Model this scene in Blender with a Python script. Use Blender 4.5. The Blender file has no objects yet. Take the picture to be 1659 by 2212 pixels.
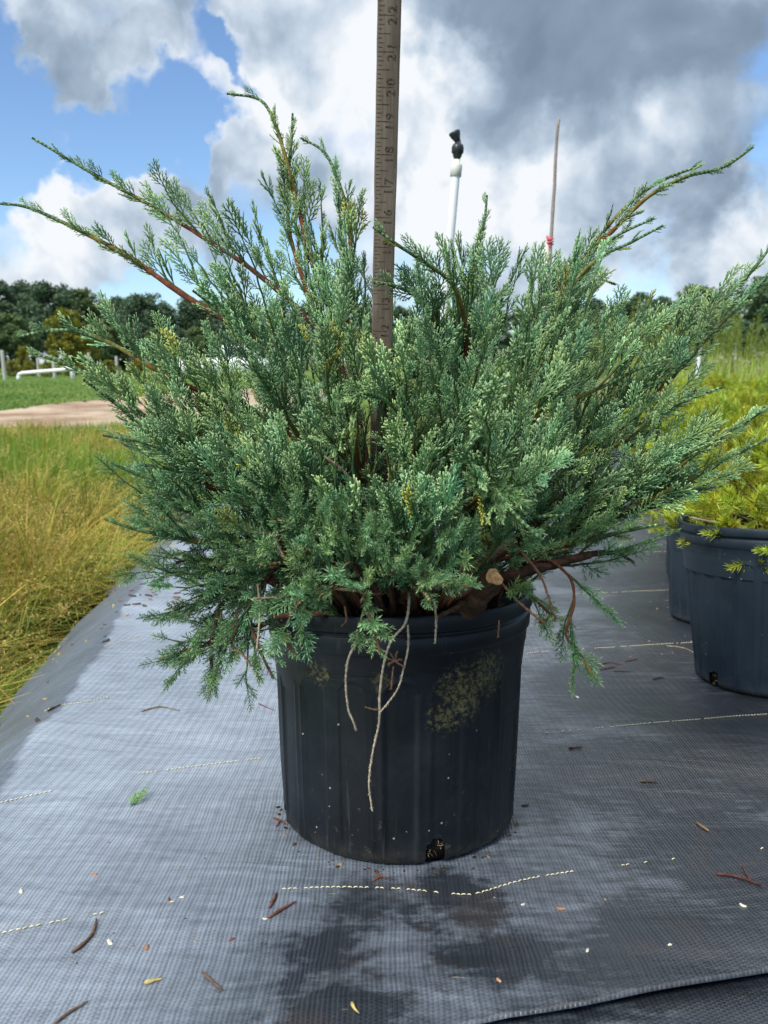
import bpy, math, random
import numpy as np
from mathutils import Vector, Matrix

R = math.radians
rng = np.random.default_rng(11)
random.seed(11)
sc = bpy.context.scene
COL = sc.collection

# ------------------------------------------------------------------ camera
PITCH = R(11.0)
F = 1662.5                       # focal length in units of a 1659 x 2212 picture
CAM = np.array([0.0, -0.768, 0.479])
FW = np.array([0, math.cos(PITCH), -math.sin(PITCH)])
UP = np.array([0, math.sin(PITCH), math.cos(PITCH)])
RT = np.array([1.0, 0, 0])
cam_d = bpy.data.cameras.new('camera')
cam = bpy.data.objects.new('camera', cam_d)
COL.objects.link(cam)
cam.location = CAM
cam.rotation_euler = (R(90) - PITCH, 0, 0)
cam_d.sensor_fit = 'VERTICAL'
cam_d.sensor_height = 36.0
cam_d.lens = 36.0 * F / 2212.0
cam_d.clip_start = 0.02
cam_d.clip_end = 3000
cam_d.dof.use_dof = True
cam_d.dof.focus_distance = 0.74
cam_d.dof.aperture_fstop = 12.5
sc.camera = cam

SUN_EL, SUN_AZ = R(58), R(-55)   # azimuth from +Y towards +X
EXPOSURE = 0.82
sc.view_settings.view_transform = 'Standard'
sc.view_settings.look = 'None'
sc.view_settings.exposure = EXPOSURE
sc.view_settings.gamma = 1.0
sc.cycles.use_denoising = True
try:
    sc.cycles.denoiser = 'OPENIMAGEDENOISE'
    sc.cycles.denoising_input_passes = 'RGB_ALBEDO_NORMAL'
except Exception:
    pass
sc.cycles.max_bounces = 6
sc.cycles.diffuse_bounces = 3
sc.cycles.glossy_bounces = 3
sc.cycles.transparent_max_bounces = 4
sc.cycles.caustics_reflective = False
sc.cycles.caustics_refractive = False

def ray(px, py):
    d = (px - 829.5) / F * RT + (1106 - py) / F * UP + FW
    return d / np.linalg.norm(d)

def pt(px, py, depth):
    return CAM + depth * ((px - 829.5) / F * RT + (1106 - py) / F * UP + FW)

def pty(px, py, y):
    d = ray(px, py)
    return CAM + d * (y - CAM[1]) / d[1]

# ------------------------------------------------------------------ node helper
class NT:
    def __init__(s, tree):
        s.t = tree; s.t.nodes.clear()
    def n(s, typ, ins=None, **props):
        nd = s.t.nodes.new(typ)
        for k, v in props.items():
            setattr(nd, k, v)
        for k, v in (ins or {}).items():
            s.set(nd, k, v)
        return nd
    def set(s, nd, k, v):
        sock = nd.inputs[k]
        if isinstance(v, bpy.types.NodeSocket):
            s.t.links.new(v, sock)
        elif isinstance(v, bpy.types.Node):
            s.t.links.new(v.outputs[0], sock)
        else:
            if sock.type == 'RGBA' and len(v) == 3:
                v = (*v, 1)
            sock.default_value = v
    def math(s, op, a, b=0.0, c=None):
        ins = {0: a, 1: b}
        if c is not None: ins[2] = c
        return s.n('ShaderNodeMath', ins, operation=op).outputs[0]
    def vmath(s, op, a, b=None, scale=None):
        ins = {0: a}
        if b is not None: ins[1] = b
        if scale is not None: ins['Scale'] = scale
        nd = s.n('ShaderNodeVectorMath', ins, operation=op)
        return nd.outputs['Value'] if op in ('DOT_PRODUCT', 'LENGTH', 'DISTANCE') else nd.outputs[0]
    def noise(s, vec, scale, detail=4, rough=0.55, dist=0.0, color=False):
        nd = s.n('ShaderNodeTexNoise', {'Vector': vec, 'Scale': scale, 'Detail': detail, 'Roughness': rough, 'Distortion': dist})
        return nd.outputs['Color' if color else 0]
    def mr(s, v, a, b, c=0.0, d=1.0, smooth=True):
        return s.n('ShaderNodeMapRange', {0: v, 1: a, 2: b, 3: c, 4: d},
                   interpolation_type='SMOOTHSTEP' if smooth else 'LINEAR').outputs[0]
    def mix(s, f, a, b, blend='MIX'):
        nd = s.t.nodes.new('ShaderNodeMix'); nd.data_type = 'RGBA'; nd.blend_type = blend
        s.set(nd, 0, f); s.set(nd, 6, a); s.set(nd, 7, b)
        return nd.outputs[2]
    def ramp(s, v, stops):
        nd = s.t.nodes.new('ShaderNodeValToRGB')
        el = nd.color_ramp.elements
        while len(el) < len(stops): el.new(0.5)
        for e, (p, c) in zip(el, stops):
            e.position = p; e.color = (*c, 1)
        s.set(nd, 0, v)
        return nd.outputs[0]

def newmat(name):
    m = bpy.data.materials.new(name); m.use_nodes = True
    return m, NT(m.node_tree)

def finish(nt, **kw):
    b = nt.n('ShaderNodeBsdfPrincipled')
    for k, v in kw.items():
        nt.set(b, {'col': 'Base Color', 'rough': 'Roughness', 'spec': 'Specular IOR Level', 'normal': 'Normal',
                   'metal': 'Metallic', 'sheen': 'Sheen Weight', 'trans': 'Transmission Weight', 'coat': 'Coat Weight',
                   'aniso': 'Anisotropic'}[k], v)
    o = nt.n('ShaderNodeOutputMaterial')
    nt.t.links.new(b.outputs[0], o.inputs[0])
    return b

def bump(nt, h, strength=0.5, dist=0.002):
    return nt.n('ShaderNodeBump', {'Height': h, 'Strength': strength, 'Distance': dist}).outputs[0]

# ------------------------------------------------------------------ world
wd = bpy.data.worlds.new('World'); sc.world = wd; wd.use_nodes = True
W = NT(wd.node_tree)
dirv = W.n('ShaderNodeTexCoord').outputs['Generated']
sky = W.n('ShaderNodeTexSky', sky_type='NISHITA', sun_disc=False, sun_elevation=SUN_EL, sun_rotation=SUN_AZ,
          air_density=1.0, dust_density=0.6, ozone_density=1.5, altitude=50)
wob = W.noise(dirv, 6.0, 6, 0.6, color=True)
wob = W.vmath('SUBTRACT', wob, (0.5, 0.5, 0.5))
dwarp = W.vmath('NORMALIZE', W.vmath('ADD', dirv, W.vmath('SCALE', wob, scale=0.24)))
def blobs(lst):
    tot = None
    for px, py, r, w in lst:
        c = ray(px, py)
        dp = W.vmath('DOT_PRODUCT', dwarp, tuple(c))
        v = W.mr(dp, math.cos(r / F), 1.0 - 0.25 * (1 - math.cos(r / F)), 0.0, w)
        tot = v if tot is None else W.math('ADD', tot, v)
    return tot
fb = W.noise(dirv, 5.2, 7, 0.56, 0.25)
vor = W.n('ShaderNodeTexVoronoi', {'Vector': W.vmath('ADD', dirv, W.vmath('SCALE', wob, scale=0.05)), 'Scale': 7.0, 'Detail': 2.0, 'Roughness': 0.5}, feature='F1')
billow = W.math('SUBTRACT', 0.45, vor.outputs['Distance'])
fb = W.math('ADD', fb, W.math('MULTIPLY', billow, 0.32))
cover = W.math('ADD', fb, blobs([
    (345, 270, 150, -0.36), (470, 120, 110, -0.30), (255, 350, 110, -0.34), (190, 290, 80, -0.2), (390, 340, 80, -0.26), (300, 190, 60, -0.1), (560, 100, 60, -0.26),
    (10, 170, 90, -0.24), (20, 400, 90, -0.26), (60, 300, 60, -0.12), (310, 620, 110, -0.10), (980, 590, 110, -0.12), (1250, 590, 160, -0.10),
    (140, 180, 120, 0.24), (320, 110, 100, 0.26), (480, 40, 120, 0.2), (250, 10, 220, 0.32), (660, 60, 130, 0.34), (540, 230, 120, 0.32), (720, 260, 220, 0.34), (440, 330, 80, 0.2),
    (240, 450, 190, 0.34), (420, 430, 110, 0.18), (60, 560, 170, 0.3), (450, 480, 170, 0.24), (1250, 150, 420, 0.4), (1200, 400, 420, 0.26), (800, 560, 200, 0.16),
    (1600, 560, 150, 0.24), (30, 260, 60, 0.1)]))
mask = W.mr(cover, 0.36, 0.69)
# cloud brightness: billows lit from above, plus broad light and dark masses
fb2 = W.noise(dirv, 7.0, 8, 0.52, 0.35)
fb3 = W.noise(W.vmath('ADD', dirv, (0.012, -0.006, -0.026)), 7.0, 8, 0.52, 0.35)
relief = W.math('MULTIPLY', W.math('SUBTRACT', fb2, fb3), 1.9)
broad = W.noise(dirv, 2.3, 3, 0.5)
bright = W.math('ADD', W.math('ADD', relief, W.mr(broad, 0.3, 0.7, 0.50, 0.82, False)), blobs([
    (1380, 70, 400, -0.2), (1000, 60, 240, -0.06), (900, 520, 260, 0.14), (280, 20, 300, -0.14), (1650, 240, 200, -0.22), (1150, 190, 190, -0.18),
    (700, 120, 190, 0.34), (520, 240, 150, 0.3), (640, 330, 220, 0.08), (840, 240, 150, 0.16), (960, 230, 130, 0.2), (180, 430, 190, 0.3), (60, 540, 160, 0.22),
    (930, 420, 150, 0.26), (880, 520, 150, 0.26), (450, 560, 200, 0.2), (1060, 520, 140, 0.12), (1500, 270, 130, 0.36), (1640, 520, 110, 0.28), (1500, 640, 120, 0.1), (560, 560, 220, 0.0),
    (1010, 330, 200, 0.22), (1160, 420, 220, 0.2), (1300, 520, 200, 0.12), (560, 430, 160, -0.1), (150, 200, 130, 0.0)]))
# the thin edge of a cloud is bright, its thick base grey
edge = W.math('MULTIPLY', W.mr(cover, 0.50, 0.80, 0.14, -0.06), 1.0)
bright = W.math('ADD', bright, W.math('ADD', edge, W.math('MULTIPLY', billow, 0.55)))
ccol = W.ramp(W.mr(bright, -0.35, 1.05, 0.0, 1.0, False), [(0.0, (0.12, 0.165, 0.225)), (0.30, (0.16, 0.21, 0.275)), (0.48, (0.225, 0.285, 0.36)), (0.66, (0.36, 0.42, 0.49)), (0.88, (0.56, 0.58, 0.605))])
sep = W.n('ShaderNodeSeparateXYZ', {0: dirv})
# unseen cloud added for the light: bright overhead, dull grey behind the camera
fill_veil = W.mr(sep.outputs[2], 0.42, 0.8)
ccol = W.mix(fill_veil, ccol, (1.3, 1.27, 1.2))
back = W.mr(sep.outputs[1], 0.25, -0.35)
ccol = W.mix(W.math('MULTIPLY', back, 0.8), ccol, (0.42, 0.43, 0.45))
mask = W.math('MAXIMUM', mask, fill_veil)
skyc = W.mix(1.0, sky.outputs[0], (0.86, 1.0, 1.14), 'MULTIPLY')
skyc = W.vmath('SCALE', skyc, scale=0.72)
col = W.mix(mask, skyc, W.vmath('SCALE', ccol, scale=7.5))
bg = W.n('ShaderNodeBackground', {0: col, 1: 0.125})
out = W.n('ShaderNodeOutputWorld')
W.t.links.new(bg.outputs[0], out.inputs[0])

# ------------------------------------------------------------------ sun
sd = bpy.data.lights.new('sun', 'SUN'); sd.energy = 2.4; sd.angle = R(14); sd.color = (1.0, 0.955, 0.88)
so = bpy.data.objects.new('sun', sd); COL.objects.link(so)
sdir = Vector((math.sin(SUN_AZ) * math.cos(SUN_EL), math.cos(SUN_AZ) * math.cos(SUN_EL), math.sin(SUN_EL)))
# veiled sun stands high, to the left and a little behind the photographer
sdir = Vector((-0.42, -0.52, 0.74)).normalized()
so.rotation_euler = sdir.to_track_quat('Z', 'Y').to_euler()
sky.sun_elevation = math.asin(sdir.z)
sky.sun_rotation = math.atan2(sdir.x, sdir.y)

# ------------------------------------------------------------------ mesh building
class MB:
    def __init__(s):
        s.v = []; s.q = []; s.t = []; s.c = []; s.m = []; s.n = 0; s.qm = []; s.tm = []
    def add(s, v, quads=None, tris=None, col=None, mat=0):
        v = np.asarray(v, dtype=np.float64).reshape(-1, 3)
        if quads is not None and len(quads):
            q = np.asarray(quads, dtype=np.int64).reshape(-1, 4) + s.n
            s.q.append(q); s.qm.append(np.full(len(q), mat))
        if tris is not None and len(tris):
            t = np.asarray(tris, dtype=np.int64).reshape(-1, 3) + s.n
            s.t.append(t); s.tm.append(np.full(len(t), mat))
        c = np.ones((len(v), 3)) if col is None else np.broadcast_to(np.asarray(col, dtype=np.float64), (len(v), 3))
        s.v.append(v); s.c.append(c); s.n += len(v)
    def arrays(s):
        v = np.concatenate(s.v) if s.v else np.zeros((0, 3))
        c = np.concatenate(s.c) if s.c else np.zeros((0, 3))
        q = np.concatenate(s.q) if s.q else np.zeros((0, 4), np.int64)
        t = np.concatenate(s.t) if s.t else np.zeros((0, 3), np.int64)
        return v, q, t, c
    def mesh(s, name, mats, smooth=False):
        v, q, t, c = s.arrays()
        me = bpy.data.meshes.new(name)
        me.vertices.add(len(v)); me.vertices.foreach_set('co', v.astype(np.float32).ravel())
        nl = len(q) * 4 + len(t) * 3
        me.loops.add(nl)
        me.loops.foreach_set('vertex_index', np.concatenate([q.ravel(), t.ravel()]).astype(np.int32))
        me.polygons.add(len(q) + len(t))
        st = np.concatenate([np.arange(len(q)) * 4, len(q) * 4 + np.arange(len(t)) * 3]).astype(np.int32)
        me.polygons.foreach_set('loop_start', st)
        mi = np.concatenate(s.qm + s.tm) if (s.qm or s.tm) else np.zeros(0)
        for m in (mats if isinstance(mats, (list, tuple)) else [mats]):
            me.materials.append(m)
        me.polygons.foreach_set('material_index', mi.astype(np.int32))
        if smooth:
            me.polygons.foreach_set('use_smooth', np.ones(len(q) + len(t), dtype=bool))
        a = me.attributes.new('Col', 'FLOAT_COLOR', 'POINT')
        a.data.foreach_set('color', np.concatenate([c, np.ones((len(c), 1))], 1).astype(np.float32).ravel())
        me.update(calc_edges=True)
        me.validate()
        return me
    def build(s, name, mats, parent=None, smooth=False, loc=(0, 0, 0)):
        o = bpy.data.objects.new(name, s.mesh(name, mats, smooth))
        COL.objects.link(o); o.location = loc
        if parent is not None: o.parent = parent
        return o

def empty(name, loc=(0, 0, 0), rot=(0, 0, 0)):
    o = bpy.data.objects.new(name, None); COL.objects.link(o)
    o.empty_display_size = 0.1; o.location = loc; o.rotation_euler = rot
    return o

def tag(o, label=None, cat=None, group=None, kind=None):
    if label: o['label'] = label
    if cat: o['category'] = cat
    if group: o['group'] = group
    if kind: o['kind'] = kind
    return o

def copy_tree(o, parent=None):
    c = o.copy(); COL.objects.link(c)
    if parent is not None: c.parent = parent
    for ch in list(o.children): copy_tree(ch, c)
    return c

def nrm(v):
    v = np.asarray(v, float); return v / (np.linalg.norm(v, axis=-1, keepdims=True) + 1e-12)

def frames(P):
    P = np.asarray(P, float)
    T = nrm(np.gradient(P, axis=0))
    a = np.array([0, 0, 1.0]) if abs(T[0][2]) < 0.9 else np.array([1.0, 0, 0])
    U = np.zeros_like(P); u = nrm(np.cross(T[0], a))
    for i in range(len(P)):
        u = nrm(u - T[i] * np.dot(u, T[i])); U[i] = u
    return T, U, np.cross(T, U)

def tube(mb, P, rad, sides=6, col=None, tip=True, cap=False, mat=0, twist=0.0):
    P = np.asarray(P, float); n = len(P)
    rad = np.broadcast_to(np.asarray(rad, float), (n,))
    T, U, V = frames(P)
    a = np.linspace(0, 2 * np.pi, sides, endpoint=False)[None, :] + (np.arange(n) * twist)[:, None]
    ring = P[:, None, :] + rad[:, None, None] * (np.cos(a)[..., None] * U[:, None, :] + np.sin(a)[..., None] * V[:, None, :])
    v = ring.reshape(-1, 3)
    i = np.arange(n - 1)[:, None] * sides; j = np.arange(sides)[None, :]; k = (j + 1) % sides
    q = np.stack([i + j, i + k, i + sides + k, i + sides + j], -1).reshape(-1, 4)
    c = None
    if col is not None:
        c = np.asarray(col, float)
        c = np.repeat(c, sides, axis=0) if c.ndim == 2 else np.tile(c, (n * sides, 1))
    tr = []
    if tip:
        v = np.vstack([v, P[-1] + T[-1] * rad[-1] * 0.8]); e = n * sides
        tr = [((n - 1) * sides + x, (n - 1) * sides + (x + 1) % sides, e) for x in range(sides)]
        if c is not None: c = np.vstack([c, c[-1]])
    if cap:
        v = np.vstack([v, P[0]]); e = len(v) - 1
        tr = list(tr) + [((x + 1) % sides, x, e) for x in range(sides)]
        if c is not None: c = np.vstack([c, c[0]])
    mb.add(v, q, tr, c, mat)

def catmull(P, n):
    P = np.asarray(P, float); m = len(P)
    Q = np.vstack([2 * P[0] - P[1], P, 2 * P[-1] - P[-2]])
    seg = np.linalg.norm(np.diff(P, axis=0), axis=1); cum = np.concatenate([[0], np.cumsum(seg)])
    out_ = []
    for d in np.linspace(0, cum[-1], n):
        i = min(max(np.searchsorted(cum, d, 'right') - 1, 0), m - 2)
        t = (d - cum[i]) / (seg[i] + 1e-12)
        a, b, c, e = Q[i], Q[i + 1], Q[i + 2], Q[i + 3]
        out_.append(0.5 * (2 * b + (c - a) * t + (2 * a - 5 * b + 4 * c - e) * t * t + (3 * b - a - 3 * c + e) * t ** 3))
    return np.array(out_)

def box(mb, lo, hi, col=None, mat=0, bev=0.0):
    lo = np.array(lo, float); hi = np.array(hi, float)
    v = np.array([[x, y, z] for x in (0, 1) for y in (0, 1) for z in (0, 1)], float) * (hi - lo) + lo
    q = [(0, 1, 3, 2), (4, 6, 7, 5), (0, 4, 5, 1), (2, 3, 7, 6), (0, 2, 6, 4), (1, 5, 7, 3)]
    mb.add(v, q, None, col, mat)

def lathe(mb, prof, seg=48, col=None, mat=0, origin=(0, 0, 0)):
    prof = np.asarray(prof, float); n = len(prof)
    a = np.linspace(0, 2 * np.pi, seg, endpoint=False)
    v = np.stack([prof[:, 0][:, None] * np.cos(a), prof[:, 0][:, None] * np.sin(a), np.repeat(prof[:, 1][:, None], seg, 1)], -1).reshape(-1, 3) + np.asarray(origin)
    i = np.arange(n - 1)[:, None] * seg; j = np.arange(seg)[None, :]; k = (j + 1) % seg
    mb.add(v, np.stack([i + j, i + k, i + seg + k, i + seg + j], -1).reshape(-1, 4), None, col, mat)

def vnoise(x, y, seed=0):
    """smooth value noise, vectorised"""
    x = np.asarray(x, float); y = np.asarray(y, float)
    xi = np.floor(x).astype(np.int64); yi = np.floor(y).astype(np.int64)
    fx = x - xi; fy = y - yi; fx = fx * fx * (3 - 2 * fx); fy = fy * fy * (3 - 2 * fy)
    def h(a, b):
        n = (a * 374761393 + b * 668265263 + seed * 144269) & 0x7fffffff
        n = ((n ^ (n >> 13)) * 1274126177) & 0x7fffffff
        return ((n ^ (n >> 16)) & 0xffff) / 65535.0
    return (h(xi, yi) * (1 - fx) + h(xi + 1, yi) * fx) * (1 - fy) + (h(xi, yi + 1) * (1 - fx) + h(xi + 1, yi + 1) * fx) * fy

def sstep(a, b, x):
    t = np.clip((np.asarray(x, float) - a) / (b - a), 0, 1); return t * t * (3 - 2 * t)

# ------------------------------------------------------------------ terrain height
SL = math.tan(R(6.0))
def xbend(y): return -0.43 - 0.19 * y
def gz(x, y):
    x = np.asarray(x, float); y = np.asarray(y, float)
    floor = -0.45 + 0.32 * sstep(-0.3, 0.9, x - 0.15 * np.clip(y, 0, 4))
    z = -SL * np.clip(y, -2.0, 50)
    k = 0.05
    h = np.clip(0.5 + 0.5 * (z - floor) / k, 0, 1)
    z = floor * (1 - h) + z * h + k * h * (1 - h)
    d = np.clip(xbend(y) - x, 0, None)
    drop = 0.75 * (np.sqrt(d * d + 0.0009) - 0.03)
    z2 = np.maximum(z - drop, np.minimum(z, -0.45))
    return z2
def fz(x, y):
    """surface of the woven cover: terrain plus soft undulation (flat under the pot)"""
    x = np.asarray(x, float); y = np.asarray(y, float)
    r = np.hypot(x - 0.0155, y)
    u = (vnoise(x * 4.1 + 7, y * 5.3, 3) - 0.5) * 0.016 + (vnoise(x * 9 + 1, y * 11, 5) - 0.5) * 0.0035 + (vnoise(x * 1.7, y * 16, 8) - 0.5) * 0.003
    pots = np.minimum.reduce([r, np.hypot(x - P1[0], y - P1[1]), np.hypot(x - P2[0], y - P2[1])])
    return gz(x, y) + u * sstep(0.115, 0.22, pots)
P1 = (0.646, 0.452); P2 = (0.785, 0.91)
def ghit(px, py, f=None):
    f = f or fz
    d = ray(px, py); lo, hi = 0.2, 0.2
    while hi < 400:
        p = CAM + d * hi
        if p[2] < f(p[0], p[1]): break
        lo = hi; hi *= 1.03
    for _ in range(40):
        m = (lo + hi) / 2; p = CAM + d * m
        if p[2] < f(p[0], p[1]): hi = m
        else: lo = m
    p = CAM + d * lo
    return np.array([p[0], p[1], float(f(p[0], p[1]))])

# ------------------------------------------------------------------ materials
def attr(nt): return nt.n('ShaderNodeAttribute', attribute_name='Col').outputs['Color']
def objco(nt): return nt.n('ShaderNodeTexCoord').outputs['Object']

def mat_vcol(name, rough=0.6, spec=0.3, trans=0.0, nscale=0, namp=0.3):
    m, nt = newmat(name)
    c = attr(nt)
    if nscale:
        n = nt.noise(objco(nt), nscale, 5, 0.6)
        f = nt.mr(n, 0.3, 0.7, 1 - namp, 1 + namp, False)
        c = nt.vmath('SCALE', c, scale=f)
    b = finish(nt, col=c, rough=rough, spec=spec)
    if trans:
        tr = nt.n('ShaderNodeBsdfTranslucent', {'Color': c})
        mx = nt.n('ShaderNodeMixShader', {0: trans, 1: b, 2: tr})
        o = [x for x in nt.t.nodes if x.type == 'OUTPUT_MATERIAL'][0]
        nt.t.links.new(mx.outputs[0], o.inputs[0])
    return m
M_leaf = mat_vcol('juniper_leaf', 0.5, 0.35, 0.12)
M_bark = mat_vcol('juniper_bark', 0.85, 0.15, 0.0, 260, 0.45)
M_grass = mat_vcol('grass_blade', 0.6, 0.25, 0.25)
M_crown = mat_vcol('tree_leaves', 0.65, 0.2, 0.2)
M_trunk = mat_vcol('tree_bark', 0.9, 0.1, 0.0, 6, 0.3)
M_litter = mat_vcol('dry_litter', 0.8, 0.2, 0.0, 300, 0.3)
M_gold = mat_vcol('golden_needles', 0.5, 0.3, 0.32)

def mat_plain(name, col, rough=0.5, spec=0.4, nscale=20, namp=0.15, bumpv=0.0):
    m, nt = newmat(name)
    n = nt.noise(objco(nt), nscale, 5, 0.6)
    c = nt.vmath('SCALE', nt.mix(0.0, col, col), scale=nt.mr(n, 0.3, 0.7, 1 - namp, 1 + namp, False))
    kw = dict(col=c, rough=rough, spec=spec)
    if bumpv: kw['normal'] = bump(nt, n, bumpv, 0.002)
    finish(nt, **kw); return m
M_pvc = mat_plain('white_pvc', (0.72, 0.73, 0.74), 0.4, 0.4, 8, 0.1)
M_pvcgrey = mat_plain('greyed_pvc', (0.62, 0.62, 0.56), 0.45, 0.4, 30, 0.1)
M_black = mat_plain('black_plastic', (0.018, 0.021, 0.026), 0.38, 0.45, 30, 0.3)
M_rod = mat_plain('weathered_cane', (0.26, 0.22, 0.20), 0.8, 0.2, 40, 0.25)
M_pink = mat_plain('pink_tape', (0.75, 0.12, 0.14), 0.5, 0.3, 20, 0.1)
M_post = mat_plain('weathered_post', (0.42, 0.41, 0.38), 0.85, 0.1, 12, 0.2)
M_cutwood = mat_plain('cut_wood', (0.36, 0.22, 0.10), 0.85, 0.1, 220, 0.5, 0.6)
M_glass = mat_plain('dark_window', (0.03, 0.04, 0.05), 0.1, 0.6, 2, 0.1)
M_white = mat_plain('white_paint', (0.78, 0.79, 0.8), 0.3, 0.5, 4, 0.03)
M_rubber = mat_plain('tyre_rubber', (0.02, 0.02, 0.02), 0.8, 0.2, 30, 0.2)
M_steel = mat_plain('grey_steel', (0.4, 0.4, 0.42), 0.4, 0.5, 20, 0.1)

# pot plastic with algae, grime at the foot and pale specks
def mat_pot(name, base, algae=True, rough=0.36):
    m, nt = newmat(name)
    co = objco(nt); sp = nt.n('ShaderNodeSeparateXYZ', {0: co})
    n1 = nt.noise(co, 9, 6, 0.65)
    c = nt.mix(nt.mr(n1, 0.3, 0.75), tuple(x * 0.75 for x in base), tuple(x * 1.35 for x in base))
    # scuffed dust streaks
    st = nt.noise(nt.vmath('MULTIPLY', co, (60, 60, 7)), 1.0, 4, 0.6)
    c = nt.mix(nt.mr(st, 0.6, 0.85, 0.0, 0.2), c, (0.06, 0.07, 0.08))
    c = nt.mix(nt.mr(nt.noise(co, 14, 6, 0.7), 0.45, 0.75, 0, .4), c, (0.026, 0.030, 0.034))
    scr = nt.noise(nt.vmath('MULTIPLY', co, (95, 95, 4)), 1.0, 5, 0.7, 0.3)
    c = nt.mix(nt.mr(scr, 0.60, 0.68, 0, .35), c, (0.055, 0.06, 0.065))
    spl = nt.math('MULTIPLY', nt.mr(nt.noise(co, 85, 4, 0.75), 0.60, 0.68), nt.mr(sp.outputs[2], 0.12, 0.0, 0.0, 0.5))
    c = nt.mix(spl, c, (0.075, 0.068, 0.055))
    # grime near the foot
    g = nt.math('MULTIPLY', nt.mr(sp.outputs[2], 0.022, 0.002), nt.mr(nt.noise(co, 40, 5, 0.7), 0.35, 0.65))
    c = nt.mix(nt.math('MULTIPLY', g, 0.6), c, (0.06, 0.052, 0.036))
    if algae:
        a = None
        for (x, y, z, r) in [(0.062, -0.125, 0.165, 0.045), (0.088, -0.11, 0.178, 0.04), (0.045, -0.13, 0.145, 0.03), (-0.02, -0.14, 0.18, 0.02), (-0.085, -0.12, 0.18, 0.03)]:
            d = nt.vmath('DISTANCE', co, (x, y, z))
            v = nt.mr(d, r, r * 0.2)
            a = v if a is None else nt.math('MAXIMUM', a, v)
        an = nt.math('MULTIPLY', nt.mr(nt.math('ADD', nt.noise(co, 210, 6, 0.85), nt.math('MULTIPLY', a, 0.12)), 0.55, 0.70), nt.mr(a, 0.0, 0.5))
        c = nt.mix(nt.math('MULTIPLY', an, 0.62), c, (0.17, 0.155, 0.06))
    vo = nt.n('ShaderNodeTexVoronoi', {'Vector': co, 'Scale': 130.0})
    keep = nt.noise(co, 60, 1, 0.5)
    spk = nt.math('MULTIPLY', nt.mr(vo.outputs['Distance'], 0.16, 0.10), nt.mr(nt.math('ADD', keep, nt.mr(sp.outputs[2], 0.10, 0.0, 0, 0.09)), 0.645, 0.685))
    c = nt.mix(spk, c, (0.30, 0.25, 0.17))
    ro = nt.mr(n1, 0.3, 0.7, rough - 0.06, rough + 0.14, False)
    finish(nt, col=c, rough=ro, spec=0.27, normal=bump(nt, nt.noise(co, 420, 3, 0.6), 0.25, 0.0008))
    return m
M_pot = mat_pot('black_nursery_pot', (0.0055, 0.0080, 0.0105))
M_pot2 = mat_pot('dusty_black_pot', (0.013, 0.023, 0.034), False, 0.45)

m, nt = newmat('potting_soil'); co = objco(nt)
n = nt.noise(co, 120, 6, 0.7)
finish(nt, col=nt.ramp(n, [(0.35, (0.008, 0.006, 0.005)), (0.6, (0.03, 0.022, 0.016)), (0.75, (0.10, 0.075, 0.05))]), rough=0.95, spec=0.1, normal=bump(nt, n, 1.0, 0.004))
M_soil = m

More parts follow.
